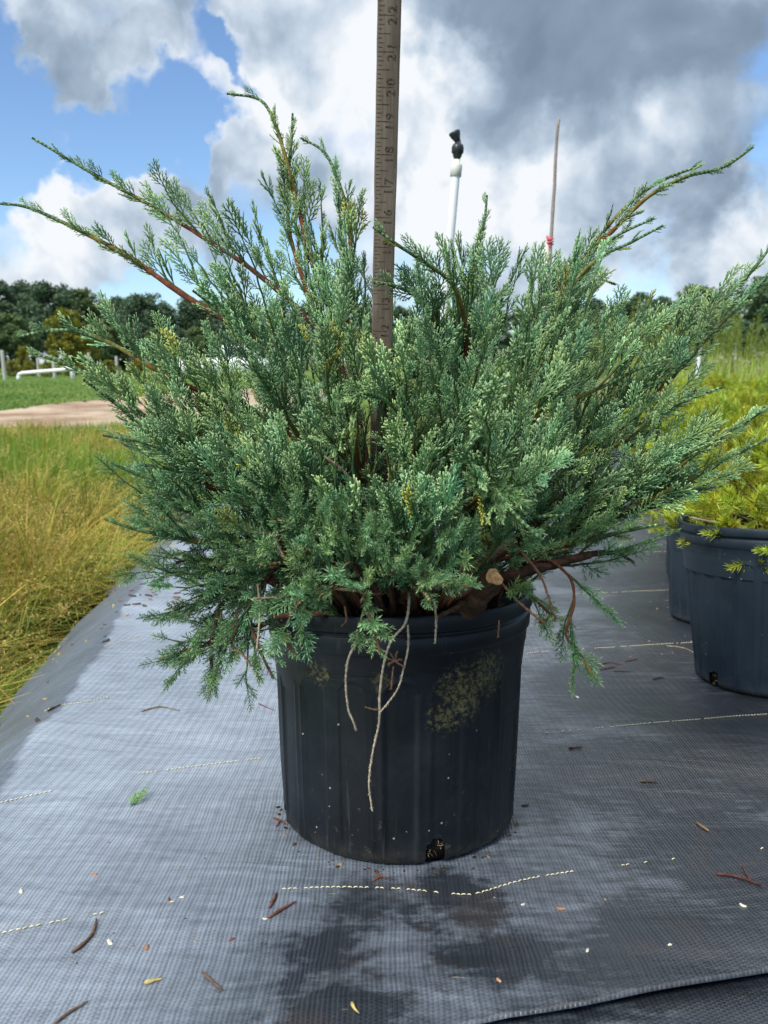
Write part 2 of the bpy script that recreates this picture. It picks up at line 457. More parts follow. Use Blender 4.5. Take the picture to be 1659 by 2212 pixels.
# woven polypropylene ground cover
def mat_fabric():
    m, nt = newmat('woven_ground_cover')
    co = objco(nt)
    wv = nt.vmath('SCALE', nt.vmath('SUBTRACT', nt.noise(co, 7, 3, 0.5, color=True), (0.5, 0.5, 0.5)), scale=0.012)
    w2 = nt.vmath('SCALE', nt.vmath('SUBTRACT', nt.noise(co, 60, 3, 0.6, color=True), (0.5, 0.5, 0.5)), scale=0.0022)
    p = nt.vmath('ADD', nt.vmath('ADD', co, wv), w2)
    sp = nt.n('ShaderNodeSeparateXYZ', {0: p})
    X, Y = sp.outputs[0], sp.outputs[1]
    vary = nt.noise(nt.vmath('MULTIPLY', co, (70, 9, 20)), 1.0, 4, 0.65)
    # warp tapes (run away from the viewer) of unequal strength, weft rows across them
    wx = nt.math('SINE', nt.math('MULTIPLY', X, 2 * math.pi / 0.0036))
    wx2 = nt.math('SINE', nt.math('MULTIPLY', X, 2 * math.pi / 0.0117))
    alt = nt.math('MULTIPLY', nt.math('SIGN', nt.math('SINE', nt.math('MULTIPLY', X, math.pi / 0.0036))), math.pi / 2)
    wy = nt.math('SINE', nt.math('ADD', nt.math('MULTIPLY', Y, 2 * math.pi / 0.0036), alt))
    warp = nt.mr(wx, -0.9, 0.7)
    h = nt.math('ADD', nt.math('MULTIPLY', warp, nt.mr(vary, 0.3, 0.7, 0.25, 1.0, False)), nt.math('MULTIPLY', wy, 0.2))
    h = nt.math('ADD', h, nt.math('MULTIPLY', wx2, 0.2))
    crease = nt.noise(nt.vmath('ADD', nt.vmath('MULTIPLY', co, (2.2, 9.0, 2)), wv), 1.6, 4, 0.5, 1.2)
    wear = nt.noise(co, 3.3, 6, 0.68)
    fine = nt.noise(nt.vmath('MULTIPLY', co, (150, 420, 100)), 1.0, 3, 0.6)
    streak = nt.noise(nt.vmath('MULTIPLY', co, (26, 120, 30)), 1.0, 4, 0.6)
    h = nt.math('ADD', h, nt.math('MULTIPLY', fine, 0.35))
    s2 = nt.n('ShaderNodeSeparateXYZ', {0: co})
    # sky reflection and pot shade painted in: paler left, darker right, over patchy dust
    dust_sheen = nt.math('ADD', nt.mr(nt.math('SUBTRACT', s2.outputs[0], nt.math('MULTIPLY', s2.outputs[1], 0.25)), 0.40, -0.36, 0.0, 0.56), nt.mr(wear, 0.3, 0.7, -0.16, 0.16, False))
    dust_sheen = nt.math('ADD', dust_sheen, nt.mr(streak, 0.35, 0.7, -0.10, 0.08, False))
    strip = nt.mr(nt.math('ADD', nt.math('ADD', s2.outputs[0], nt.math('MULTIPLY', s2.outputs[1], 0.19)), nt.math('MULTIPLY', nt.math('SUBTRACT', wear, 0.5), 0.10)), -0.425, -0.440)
    dust_sheen = nt.math('MULTIPLY', dust_sheen, nt.math('SUBTRACT', 1.0, nt.math('MULTIPLY', strip, 0.62)))   # the darker strip lapped along the border
    # wet stain drained out of the pot
    st = None
    cw = nt.vmath('ADD', co, nt.vmath('SCALE', nt.vmath('SUBTRACT', nt.noise(co, 9, 6, 0.7, color=True), (0.5, 0.5, 0.5)), scale=0.16))
    for (x, y, r) in [(-0.02, -0.17, 0.10), (-0.06, -0.24, 0.10), (0.06, -0.17, 0.09), (-0.03, -0.33, 0.12), (0.09, -0.25, 0.10), (0.22, -0.24, 0.12), (0.36, -0.1, 0.14), (0.5, 0.1, 0.16)]:
        d = nt.vmath('DISTANCE', nt.vmath('MULTIPLY', cw, (1, 1, 0)), (x, y, 0))
        v = nt.mr(d, r, r * 0.05)
        st = v if st is None else nt.math('MAXIMUM', st, v)
    wet = nt.mr(nt.math('ADD', nt.math('MULTIPLY', st, 0.55), nt.math('MULTIPLY', nt.noise(co, 19, 8, 0.78), 0.9)), 0.62, 1.0)
    dust_sheen = nt.math('SUBTRACT', dust_sheen, nt.math('MULTIPLY', wet, 0.27))
    dust_sheen = nt.math('MAXIMUM', dust_sheen, 0.02)
    base = nt.mix(dust_sheen, (0.012, 0.016, 0.023), (0.42, 0.50, 0.61))
    groove = nt.mr(h, 0.0, 0.8, 0.62, 1.10, False)
    base = nt.vmath('SCALE', base, scale=groove)
    # brown seep and flecks of soil
    br = nt.math('MULTIPLY', wet, nt.mr(nt.noise(co, 13, 4, 0.6), 0.5, 0.65, 0, 0.4))
    base = nt.mix(br, base, (0.04, 0.027, 0.02))
    spk = nt.mr(nt.noise(co, 170, 2, 0.5), 0.75, 0.79)
    base = nt.mix(nt.math('MULTIPLY', spk, 0.6), base, (0.06, 0.05, 0.045))
    tan = nt.mr(nt.noise(nt.vmath('MULTIPLY', co, (1, 3.0, 1)), 42, 2, 0.5), 0.75, 0.79)
    base = nt.mix(nt.math('MULTIPLY', tan, 0.45), base, (0.40, 0.38, 0.26))
    # sandy rim along the left border
    sand = nt.mr(nt.math('ADD', nt.math('ADD', s2.outputs[0], nt.math('MULTIPLY', s2.outputs[1], 0.19)), nt.math('MULTIPLY', wear, 0.12)), -0.555, -0.64)
    base = nt.mix(nt.math('MULTIPLY', sand, 0.6), base, (0.36, 0.31, 0.25))
    rough = nt.mr(wear, 0.3, 0.7, 0.30, 0.46, False)
    finish(nt, col=base, rough=rough, spec=0.85, normal=nt.n('ShaderNodeBump', {'Height': h, 'Strength': 0.42, 'Distance': 0.0010, 'Normal': bump(nt, crease, 0.5, 0.012)}).outputs[0])
    return m
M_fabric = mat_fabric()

def mat_field():
    m, nt = newmat('field_ground'); co = objco(nt)
    n1 = nt.noise(co, 0.35, 6, 0.6); n2 = nt.noise(co, 9, 5, 0.7)
    c = nt.mix(nt.mr(n1, 0.35, 0.65), (0.075, 0.155, 0.028), (0.13, 0.20, 0.05))
    c = nt.mix(nt.mr(n2, 0.45, 0.75, 0, 0.5), c, (0.20, 0.17, 0.075))
    finish(nt, col=c, rough=0.9, spec=0.1, normal=bump(nt, n2, 0.8, 0.05)); return m
M_field = mat_field()
def mat_dirt():
    m, nt = newmat('dirt_path'); co = objco(nt)
    n1 = nt.noise(co, 0.6, 6, 0.65); n2 = nt.noise(co, 5, 5, 0.7)
    c = nt.mix(nt.mr(n1, 0.38, 0.62), (0.25, 0.17, 0.115), (0.44, 0.36, 0.27))
    c = nt.vmath('SCALE', c, scale=nt.mr(n2, 0.3, 0.7, 0.8, 1.15, False))
    finish(nt, col=c, rough=0.95, spec=0.1, normal=bump(nt, n2, 0.5, 0.03)); return m
M_dirt = mat_dirt()

# ------------------------------------------------------------------ setting: terrain, path, ground cover
def graded(a, b, fine_lo, fine_hi, fine, grow=1.25):
    xs = list(np.arange(fine_lo, fine_hi + fine / 2, fine))
    s = fine; x = xs[-1]
    while x < b: s *= grow; x += s; xs.append(min(x, b))
    s = fine; x = xs[0]; lo = []
    while x > a: s *= grow; x -= s; lo.append(max(x, a))
    return np.array(lo[::-1] + xs)
def grid_obj(name, xs, ys, zf, mat, kind='structure'):
    X, Y = np.meshgrid(xs, ys); Z = zf(X, Y)
    ny, nx = X.shape
    i = np.arange(ny - 1)[:, None] * nx; j = np.arange(nx - 1)[None, :]
    q = np.stack([i + j, i + j + 1, i + nx + j + 1, i + nx + j], -1).reshape(-1, 4)
    mb = MB(); mb.add(np.stack([X, Y, Z], -1), q)
    return tag(mb.build(name, mat, smooth=True), kind=kind)
grid_obj('ground', graded(-500, 500, -3, 4, 0.08), graded(-8, 900, -2, 6, 0.08),
         lambda X, Y: gz(X, Y) - 0.035 * (1 - sstep(6, 12, Y)) + (vnoise(X * .4, Y * .4, 2) - .5) * 0.06 * sstep(6, 20, np.hypot(X, Y)), M_field)

# dirt path across the field on the left, laid as a sheet just above the ground
top = [(-400, 925), (-200, 910), (0, 893), (120, 876), (240, 866), (400, 852), (560, 842), (760, 836)]
bot = [(-400, 960), (-200, 950), (0, 936), (120, 940), (240, 934), (400, 915), (560, 900), (760, 890)]
mb = MB(); nU, nV = 60, 14
tp = catmull([ghit(*p, f=gz) for p in top], nU); bt = catmull([ghit(*p, f=gz) for p in bot], nU)
P = []
for k in range(nV):
    t = k / (nV - 1)
    row = bt * (1 - t) + tp * t
    if k in (0, nV - 1):
        row[:, 1] += (vnoise(np.arange(nU) * 0.9, np.full(nU, k), 4) - 0.5) * 1.6
    P.append(row)
P = np.array(P); P[..., 2] = gz(P[..., 0], P[..., 1]) + 0.045
i = np.arange(nV - 1)[:, None] * nU; j = np.arange(nU - 1)[None, :]
mb.add(P, np.stack([i + j, i + j + 1, i + nU + j + 1, i + nU + j], -1).reshape(-1, 4))
tag(mb.build('path', M_dirt), kind='structure')

# upper woven sheet: its near edge laps over a second sheet at the lower right
e1 = [ghit(*p, f=gz) for p in [(1100, 2212), (1250, 2188), (1400, 2160), (1659, 2118)]]
ex = np.array([p[0] for p in e1]); ey = np.array([p[1] for p in e1])
def yedge(x):
    s0 = (ey[1] - ey[0]) / (ex[1] - ex[0]); s1 = (ey[-1] - ey[-2]) / (ex[-1] - ex[-2])
    y = np.interp(x, ex, ey)
    y = np.where(x < ex[0], ey[0] + (x - ex[0]) * (s0 + 0.12), y)
    y = np.where(x > ex[-1], ey[-1] + (x - ex[-1]) * s1, y)
    return y + (vnoise(x * 9, x * 0, 6) - 0.5) * 0.006
us = np.concatenate([np.linspace(-1, -0.02, 130), np.linspace(0, 1, 330)])
vs = np.concatenate([[0, .0012], np.linspace(0.004, 1.1, 330), 1.1 + np.cumsum(np.linspace(.006, .06, 110))])
Xg = np.zeros((len(vs), len(us))); Yg = np.zeros_like(Xg)
for j, u in enumerate(us):
    if u >= 0:
        x0 = -0.5 + u ** 1.5 * 3.6
        Xg[:, j] = x0; Yg[:, j] = yedge(x0) + vs
    else:
        x0 = -0.5
        Yg[:, j] = yedge(x0) + vs
        xl = -0.615 - 0.19 * np.maximum(Yg[:, j], -0.6) + (vnoise(Yg[:, j] * 3.0, Yg[:, j] * 0, 9) - .5) * 0.09 + (vnoise(Yg[:, j] * 14, Yg[:, j] * 0, 10) - .5) * 0.03
        Xg[:, j] = x0 + (-u) * (xl - x0)
Zg = fz(Xg, Yg)
ve = np.broadcast_to(vs[:, None], Xg.shape)
lift = 0.0065 * np.exp(-(ve / 0.05) ** 2) + 0.008 * np.exp(-((ve - 0.05) / 0.028) ** 2) * (0.4 + vnoise(Xg * 6, Xg * 0 + 2, 12))
lift *= 0.35 + 0.65 * sstep(-0.05, 0.15, Xg)
Zg += lift
Zg[0] -= 0.0022
mb = MB(); ny, nx = Xg.shape
i = np.arange(ny - 1)[:, None] * nx; j = np.arange(nx - 1)[None, :]
mb.add(np.stack([Xg, Yg, Zg], -1), np.stack([i + j, i + j + 1, i + nx + j + 1, i + nx + j], -1).reshape(-1, 4))
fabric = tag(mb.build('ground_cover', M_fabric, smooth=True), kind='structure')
xs = np.linspace(-1.0, 2.6, 200); ny = 110
Xg = np.repeat(xs[None, :], ny, 0); Yg = -1.6 + (yedge(xs) + 0.16 + 1.6)[None, :] * np.linspace(0, 1, ny)[:, None] ** 0.6
Zg = fz(Xg, Yg) - 0.005
mb = MB(); nx = len(xs)
i = np.arange(ny - 1)[:, None] * nx; j = np.arange(nx - 1)[None, :]
mb.add(np.stack([Xg, Yg, Zg], -1), np.stack([i + j, i + j + 1, i + nx + j + 1, i + nx + j], -1).reshape(-1, 4))
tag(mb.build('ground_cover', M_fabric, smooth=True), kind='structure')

# cream marker threads woven into the cover
M_thread = mat_plain('cream_thread', (0.62, 0.58, 0.40), 0.8, 0.1, 200, 0.25)
def fz_up(x, y):
    v = y - yedge(x)
    return fz(x, y) + (0.0065 * np.exp(-(v / 0.05) ** 2) + 0.008 * np.exp(-((v - 0.05) / 0.028) ** 2) * (0.4 + vnoise(x * 6, x * 0 + 2, 12))) * (0.35 + 0.65 * sstep(-0.05, 0.15, x))
def thread(pieces):
    mb = MB()
    for pc, dens in pieces:
        W3 = np.array([ghit(*p) for p in pc])
        L = np.sum(np.linalg.norm(np.diff(W3, axis=0), axis=1))
        Q = catmull(W3, max(int(L / 0.0012), 8))
        step = 4
        for k in range(0, len(Q) - 4, step):
            if random.random() > dens: continue
            q = Q[k:k + 4].copy()
            q[:, 2] = fz_up(q[:, 0], q[:, 1]) + np.array([0.0002, 0.0009, 0.0009, 0.0002])
            q[:, 1] += np.array([-.0003, .0, .0002, .0004]) * (1 if (k // step) % 2 else -1)
            tube(mb, q, [0.0004, 0.00065, 0.00065, 0.0004], 4)
    return mb.build('marker_thread', M_thread, fabric, smooth=True)
thread([([(0, 1735), (60, 1721), (118, 1708)], .95), ([(298, 1672), (430, 1655), (568, 1638)], .95)])
thread([([(5, 2016), (90, 1998), (170, 1982)], .9), ([(172, 1982), (240, 1969)], .4), ([(240, 1969), (420, 1942), (610, 1922)], .08),
        ([(610, 1921), (720, 1917), (829, 1919), (904, 1924), (999, 1933), (1040, 1928), (1129, 1902), (1244, 1882)], .86),
        ([(1244, 1882), (1440, 1858), (1659, 1832)], .12)])
thread([([(1149, 1587), (1318, 1571)], .4), ([(1318, 1571), (1412, 1562), (1659, 1543)], .95)])
thread([([(1123, 1413), (1280, 1401)], .5), ([(1280, 1401), (1528, 1386)], .9)])
thread([([(1239, 1284), (1345, 1279), (1455, 1273)], .75)])
thread([([(1389, 1192), (1453, 1191)], .8)])
thread([([(96, 1537), (170, 1519), (250, 1503)], .85)])
thread([([(225, 1397), (308, 1372)], .8)])

# ------------------------------------------------------------------ nursery pots
def slope_rot(y):
    return -R(6.0) if y < 1.15 else 0.0
def make_pot(name, loc, rt, rb, h, mat, hole_angles, npan=18, shear=0.0, deep=1.0, seg=340, nz=110, lip=1.0, rotz=0.0, tilt=None):
    root = empty(name, loc, (slope_rot(loc[1]) if tilt is None else tilt, 0, rotz))
    zl = h - 0.056 * lip
    rw = lambda z: rb + (rt - 0.0085 - rb) * np.clip(z / zl, 0, 1)
    A = np.linspace(0, 2 * np.pi, seg, endpoint=False)
    Z = np.concatenate([[0.0, 0.002, 0.005], np.linspace(0.009, zl, nz)])
    a, z = np.meshgrid(A, Z)
    r = rw(z) - 0.007 * np.clip(1 - z / 0.009, 0, 1) ** 2
    ang = (a * npan / (2 * np.pi)) % 1.0 - 0.5
    wp = 0.36                                   # half width of a panel, as part of its pitch
    pitch = 2 * np.pi * rw(z) / npan
    s = np.abs(ang) * pitch; hw = wp * pitch
    ztop = zl - 0.006 - hw * (1 - np.sqrt(np.clip(1 - (s / hw) ** 2, 0, 1))) * 1.0
    dist = np.minimum(hw - s, (ztop - z) * 0.8)
    rec = sstep(-0.0012, 0.0022, dist)
    r = r - 0.0015 * deep * rec * sstep(0.004, 0.03, z) + 0.0009 * deep * np.exp(-(dist / 0.0022) ** 2)
    r = r + (vnoise(a * 3, z * 14, 21) - 0.5) * 0.0018
    keep = np.ones(a.shape, bool); zz = z.copy(); aa = a.copy()
    sd_all = np.full(a.shape, 9.0)
    for ha in hole_angles:
        for _ in range(2):
            sarc = ((aa - ha + np.pi) % (2 * np.pi) - np.pi) * rb
            hw2, hh = 0.0095, 0.0165
            cz = np.maximum(zz - hh, 0.0)
            d = np.hypot(sarc, cz) - hw2 + 0.0006 * np.sin(sarc * 900)
            near = np.abs(d) < 0.0016
            gx = np.where(np.hypot(sarc, cz) > 1e-6, sarc / (np.hypot(sarc, cz) + 1e-9), 0); gz_ = np.where(cz > 0, cz / (np.hypot(sarc, cz) + 1e-9), 0)
            aa = np.where(near, aa - d * gx / rb, aa); zz = np.where(near & (zz > 0.001), zz - d * gz_, zz)
        sarc = ((aa - ha + np.pi) % (2 * np.pi) - np.pi) * rb
        sd_all = np.minimum(sd_all, np.hypot(sarc, np.maximum(zz - 0.0165, 0)) - 0.0095)
    v = np.stack([r * np.cos(aa), r * np.sin(aa), zz + shear * r * np.cos(aa) * zz / h], -1).reshape(-1, 3)
    nr = len(Z)
    i = np.arange(nr - 1)[:, None] * seg; j = np.arange(seg)[None, :]; k = (j + 1) % seg
    q = np.stack([i + j, i + k, i + seg + k, i + seg + j], -1).reshape(-1, 4)
    if len(hole_angles):
        sdv = sd_all.reshape(-1)
        q = q[sdv[q].mean(1) > 0]
    mb = MB(); mb.add(v, q)
    nb = len(v)
    mb.add([[0, 0, 0.0025]] + [[(rb - 0.008) * math.cos(x), (rb - 0.008) * math.sin(x), 0.0] for x in A], None,
           [(0, 1 + (x + 1) % seg, 1 + x) for x in range(seg)])
    mb.build('body', mat, root, smooth=True)
    # rolled rim: lip, groove, two stepped bands, inner wall
    r1 = rt
    prof = [(r1 - .0085, zl - .004), (r1 - .0078, zl), (r1 - .0062, zl + .006 * lip), (r1 - .0055, zl + .017 * lip), (r1 - .0040, zl + .0195 * lip), (r1 - .0028, zl + .021 * lip),
            (r1 - .0022, zl + .034 * lip), (r1 - .0030, zl + .0355 * lip), (r1 - .0052, zl + .0365 * lip), (r1 - .0054, zl + .039 * lip), (r1 - .0012, zl + .0402 * lip), (r1, zl + .042 * lip),
            (r1 + .0003, h - .002), (r1 - .0006, h - .0004), (r1 - .0022, h), (r1 - .0034, h - .001), (r1 - .0040, h - .006), (r1 - .0055, h - .012), (r1 - .0075, zl), (r1 - .011, zl - .03)]
    mb = MB(); lathe(mb, prof, 160)
    vv = mb.v[0]; an = np.arctan2(vv[:, 1], vv[:, 0])
    ov = 1 + 0.010 * np.cos(2 * an + 0.6); vv[:, 0] *= ov; vv[:, 1] *= ov
    vv[:, 2] += shear * vv[:, 0] * vv[:, 2] / h + 0.0012 * np.sin(3 * an + 1) * (vv[:, 2] > zl + .03)
    mb.build('rim', mat, root, smooth=True)
    # soil and root ball
    mb = MB(); sr = rt - 0.012; zs = h - 0.030
    rr = np.linspace(0, 1, 22)
    prof = [(max(sr * t, 1e-4), zs + 0.008 * (1 - t)) for t in rr] + [(sr, zs - 0.004), (sr - .002, zl - .02), (rb - .004, 0.02), (rb - 0.0045, .004), (1e-4, .003)]
    lathe(mb, prof, 72)
    vv = mb.v[0]; vv[:, 2] += np.where(vv[:, 2] > zs - .001, (vnoise(vv[:, 0] * 90, vv[:, 1] * 90, 31) - .5) * .008 + (vnoise(vv[:, 0] * 30, vv[:, 1] * 30, 32) - .5) * .008, 0)
    vv[:, 2] += shear * vv[:, 0] * vv[:, 2] / h
    so_ = mb.build('potting_soil', M_soil, root)
    # roots and chaff showing in the drain holes
    if len(hole_angles):
        mb = MB()
        for ha in hole_angles:
            for _ in range(9):
                a0 = ha + random.uniform(-.06, .06); z0 = random.uniform(.004, .022)
                p0 = np.array([(rb - .0035) * math.cos(a0), (rb - .0035) * math.sin(a0), z0])
                d = np.array([random.uniform(-1, 1) * -math.sin(ha), random.uniform(-1, 1) * math.cos(ha), random.uniform(-1, 1)])
                Pp = [p0, p0 + d * .003 + np.array([math.cos(ha), math.sin(ha), 0]) * .002, p0 + d * .006]
                c = random.choice([(.12, .09, .05), (.06, .04, .025), (.16, .14, .09)])
                tube(mb, catmull(Pp, 5), random.uniform(.0003, .0008), 4, c)
        tag(mb.build('root_tuft', M_litter, root), kind='stuff')
    return root
HMAIN = 0.2413
POTX = 0.0155
pot = make_pot('nursery_pot', (POTX, 0, 0.001), 0.140, 0.1245, HMAIN, M_pot, deep=1.15, hole_angles=[R(-74.5 + 90 * k) for k in range(4)], shear=0.045)
tag(pot, 'large black ribbed nursery pot in the centre holding the spreading blue-green juniper', 'pot')
g1 = float(gz(*P1)); g2 = float(gz(*P2))
pot1 = make_pot('nursery_pot', (P1[0], P1[1], g1 + .001), 0.146, 0.112, 0.268, M_pot2, [R(-160), R(20)], npan=26, lip=0.9, deep=1.7, seg=312)
tag(pot1, 'dusty black pot at the right picture edge with stepped rim and drain hole', 'pot', 'pots of golden conifers')
pot2 = make_pot('nursery_pot', (P2[0], P2[1], g2 + .001), 0.140, 0.1245, 0.245, M_pot2, [R(-140), R(40)], npan=18, seg=312)
tag(pot2, 'black nursery pot half hidden behind the pot at the right edge', 'pot', 'pots of golden conifers')

def potpt(x, y, z):
    c, s = math.cos(-R(6)), math.sin(-R(6))
    return np.array([POTX + x, y * c - z * s, 0.001 + y * s + z * c])

# ------------------------------------------------------------------ measuring stick
A_ = pt(819, 1000, 0.742); B_ = pt(841.5, 0, 0.573)
ax = nrm(B_ - A_)
wv = nrm(np.cross(ax, [0, 1.0, 0])); wv = wv if wv[0] > 0 else -wv
nv = nrm(np.cross(wv, ax)); nv = nv if np.dot(nv, CAM - A_) > 0 else -nv
def on_axis(py):
    lo, hi = -0.6, 0.8
    for _ in range(50):
        m_ = (lo + hi) / 2; p = A_ + ax * m_ - CAM
        y = 1106 - F * np.dot(p, UP) / np.dot(p, FW)
        if y > py: lo = m_
        else: hi = m_
    return lo
s22 = on_axis(33.5); s14 = on_axis(595)
print('ruler check: 8 in =', 0.2032, 'model', s22 - s14)
INCH = (s22 - s14) / 8
def mark(k): return A_ + ax * (s14 + (k - 14) * INCH)
WID, THK = 0.0181, 0.0055
m, nt = newmat('weathered_stick_wood'); co = objco(nt)
gr = nt.noise(nt.vmath('MULTIPLY', co, (160, 160, 9)), 1.0, 6, 0.65, 0.4); bl = nt.noise(co, 24, 5, 0.65)
c = nt.ramp(gr, [(0.3, (0.092, 0.071, 0.056)), (0.5, (0.168, 0.130, 0.102)), (0.7, (0.24, 0.192, 0.154))])
c = nt.mix(nt.mr(bl, 0.5, 0.72, 0, 0.6), c, (0.10, 0.078, 0.062))
c = nt.mix(nt.mr(nt.noise(co, 60, 3, 0.6), 0.6, 0.75, 0, 0.4), c, (0.27, 0.235, 0.19))
finish(nt, col=c, rough=0.85, spec=0.15, normal=bump(nt, gr, 0.5, 0.0008)); M_stick = m
m, nt = newmat('faded_ink'); co = objco(nt)
finish(nt, col=nt.ramp(nt.noise(co, 420, 3, 0.7), [(0.36, (0.022, 0.018, 0.015)), (0.60, (0.125, 0.092, 0.068))]), rough=0.9, spec=0.1); M_ink = m
base_k = 14 - (s14 - on_axis(1300)) / INCH
stick = empty('measuring_stick', mark(0.2)); O_ = mark(0.2)
Rm = Matrix(((wv[0], -nv[0], ax[0]), (wv[1], -nv[1], ax[1]), (wv[2], -nv[2], ax[2])))
stick.rotation_euler = Rm.to_euler()
tag(stick, 'weathered wooden measuring stick marked in inches standing up out of the juniper', 'ruler')
mb = MB(); Ls = 26.5 * INCH; ns = 90
prof = [(-.5, -.5), (-.46, -.56), (.46, -.56), (.5, -.5), (.5, .5), (-.5, .5)]
tz = np.linspace(0, Ls, ns)
v = []
for t in tz:
    jit = (vnoise(t * 60, 0.0, 41) - .5) * .0006
    for (a, b) in prof: v.append((a * WID + jit * (1 if a < 0 else -.6), b * THK, t))
kk = len(prof)
q = [(i * kk + j, i * kk + (j + 1) % kk, (i + 1) * kk + (j + 1) % kk, (i + 1) * kk + j) for i in range(ns - 1) for j in range(kk)]
mb.add(v, q); e0 = (ns - 1) * kk
mb.add([v[e0 + j] for j in range(kk)], None, [(0, j, j + 1) for j in range(1, kk - 1)])
mb.build('stick', M_stick, stick)
mb = MB(); yf = -0.56 * THK - 0.00012
def tick(k, l, w, x0=-0.46):
    z = (k - 0.2) * INCH
    mb.add([(x0 * WID, yf, z - w), ((x0 + l) * WID, yf, z - w), ((x0 + l) * WID, yf, z + w), (x0 * WID, yf, z + w)], [(0, 1, 2, 3)])
for k8 in range(8, 26 * 8):
    k = k8 / 8; f = k8 % 8
    fade = vnoise(k * 0.55, 3.0, 44)
    if f == 0: tick(k, 0.70, 0.00028, -0.44)
    elif f == 4: tick(k, 0.26, 0.00024, -0.18); 
    if f != 0 and fade > 0.35:
        tick(k, {4: .30, 2: .24, 6: .24}.get(f, .16), 0.0002, -0.46 + .04 * random.random())
mb.build('tick_marks', M_ink, stick)
for k in range(5, 26):
    for side, dgt in ((-1, str(k)[0]), (1, str(k)[1])) if k > 9 else ((1, str(k)),):
        if k == 21 and side > 0: pass
        cu = bpy.data.curves.new('numeral', 'FONT'); cu.body = dgt; cu.size = 0.0094; cu.align_x = 'CENTER'; cu.align_y = 'CENTER'
        cu.extrude = 0.00004; cu.offset = 0.00012
        tmp = bpy.data.objects.new('numeral', cu); COL.objects.link(tmp)
        bpy.context.view_layer.update()
        me = bpy.data.meshes.new_from_object(tmp.evaluated_get(bpy.context.evaluated_depsgraph_get()))
        bpy.data.objects.remove(tmp)
        # reading direction runs up the stick, tops of the digits to the left
        M4 = Matrix(((0, -1, 0, 0.155 * WID), (0, 0, -1, yf - .00004), (1, 0, 0, (k - 0.2) * INCH + side * 0.0038), (0, 0, 0, 1)))
        me.transform(M4); me.materials.clear(); me.materials.append(M_ink)
        o = bpy.data.objects.new('numeral', me); COL.objects.link(o); o.parent = stick

# ------------------------------------------------------------------ juniper foliage prototypes
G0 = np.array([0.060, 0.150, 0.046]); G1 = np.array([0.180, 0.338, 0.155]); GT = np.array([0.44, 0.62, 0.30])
def cord(mb, p, d, L, r, t0, t1, up=(0, 0, 1), curve=0.0, n=3, side=3):
    p = np.asarray(p, float); d = nrm(d); upv = np.asarray(up, float)
    t = np.linspace(0, 1, n)
    P = p + d * (t * L)[:, None] + upv * (curve * L * t ** 2)[:, None]
    rad = r * (1 - 0.25 * t) * (1 + 0.22 * (-1) ** np.arange(n)); rad[0] = r * .75
    tone = t0 + (t1 - t0) * t
    # colour channel: tone, kept as (tone, 0, 0) and mapped when placed
    tube(mb, P, rad, side, np.stack([tone, tone * 0, tone * 0], 1), tip=True)
    return P
def spray_scale(seed):
    r_ = np.random.default_rng(seed); mb = MB()
    L = 0.056
    cord(mb, (0, 0, 0), (1, 0, 0.0), L, 0.00135, 0.05, 0.95, n=9)
    n = 9
    for i in range(n):
        t = 0.10 + 0.84 * i / n
        s = 1 if i % 2 else -1
        a = R(r_.uniform(22, 36)); l = 0.025 * (1 - 0.72 * t) * r_.uniform(.7, 1.25) + 0.0045
        z = r_.normal(0, .16)
        d = np.array([math.cos(a), s * math.sin(a), z]); p = np.array([t * L, 0, 0])
        cord(mb, p, d, l, 0.0012, 0.1 + .5 * t, 0.98, (1, 0, 0), 0.2, 5)
        m_ = int(l / 0.0062)
        for j in range(m_):
            u = 0.25 + 0.62 * j / max(m_, 1)
            s2 = s if j % 2 == 0 else -s
            a2 = a * s + s2 * R(r_.uniform(24, 38))
            d2 = np.array([math.cos(a2), math.sin(a2), z + r_.normal(0, .2)])
            l2 = 0.0095 * (1 - .5 * u) * r_.uniform(.65, 1.25)
            cord(mb, p + d * l * u + np.array([.2 * l * u * u, 0, 0]), d2, l2, 0.0011, .35, 1.0, (1, 0, 0), 0.15, 3)
    return mb.arrays()
def needles(mb, p, d, n, L, nl, r_, t0, open_=52, wid=.00088):
    n = int(n * .62) // 3 * 3; nl = nl * 1.12; d = nrm(d); a0 = np.array([0, 0, 1.0]) if abs(d[2]) < .8 else np.array([0, 1.0, 0])
    u = nrm(np.cross(d, a0)); v = np.cross(d, u)
    k = np.arange(n); t = (k // 3) / max(n // 3, 1)
    ang = k * 2 * np.pi / 3 + (k // 3) * np.pi / 3 + r_.uniform(-.25, .25, n)
    op = np.radians(open_ * (1 - .55 * t) + r_.uniform(-8, 8, n))
    rad = np.cos(ang)[:, None] * u + np.sin(ang)[:, None] * v
    nd = np.cos(op)[:, None] * d + np.sin(op)[:, None] * rad
    base = p + d * (t * L)[:, None]
    ln = nl * (1 - .35 * t) * r_.uniform(.8, 1.15, n)
    w = nrm(np.cross(nd, d)) * wid
    lift = np.cross(w, nd); lift = nrm(lift) * 0.00018
    mid = base + nd * (ln * .35)[:, None]
    V = np.stack([base, mid - w + lift, base + nd * ln[:, None], mid + w + lift], 1).reshape(-1, 3)
    q = np.arange(n * 4).reshape(-1, 4)
    T_ = np.stack([np.stack([q[:, 0], q[:, 1], q[:, 2]], 1), np.stack([q[:, 0], q[:, 2], q[:, 3]], 1)], 1).reshape(-1, 3)
    tone = np.stack([t0 + .1 * t, t0 + .2 + .2 * t, t0 + .35 + .45 * t, t0 + .2 + .2 * t], 1).reshape(-1)
    mb.add(V, None, T_, np.stack([tone, tone * 0, tone * 0], 1))
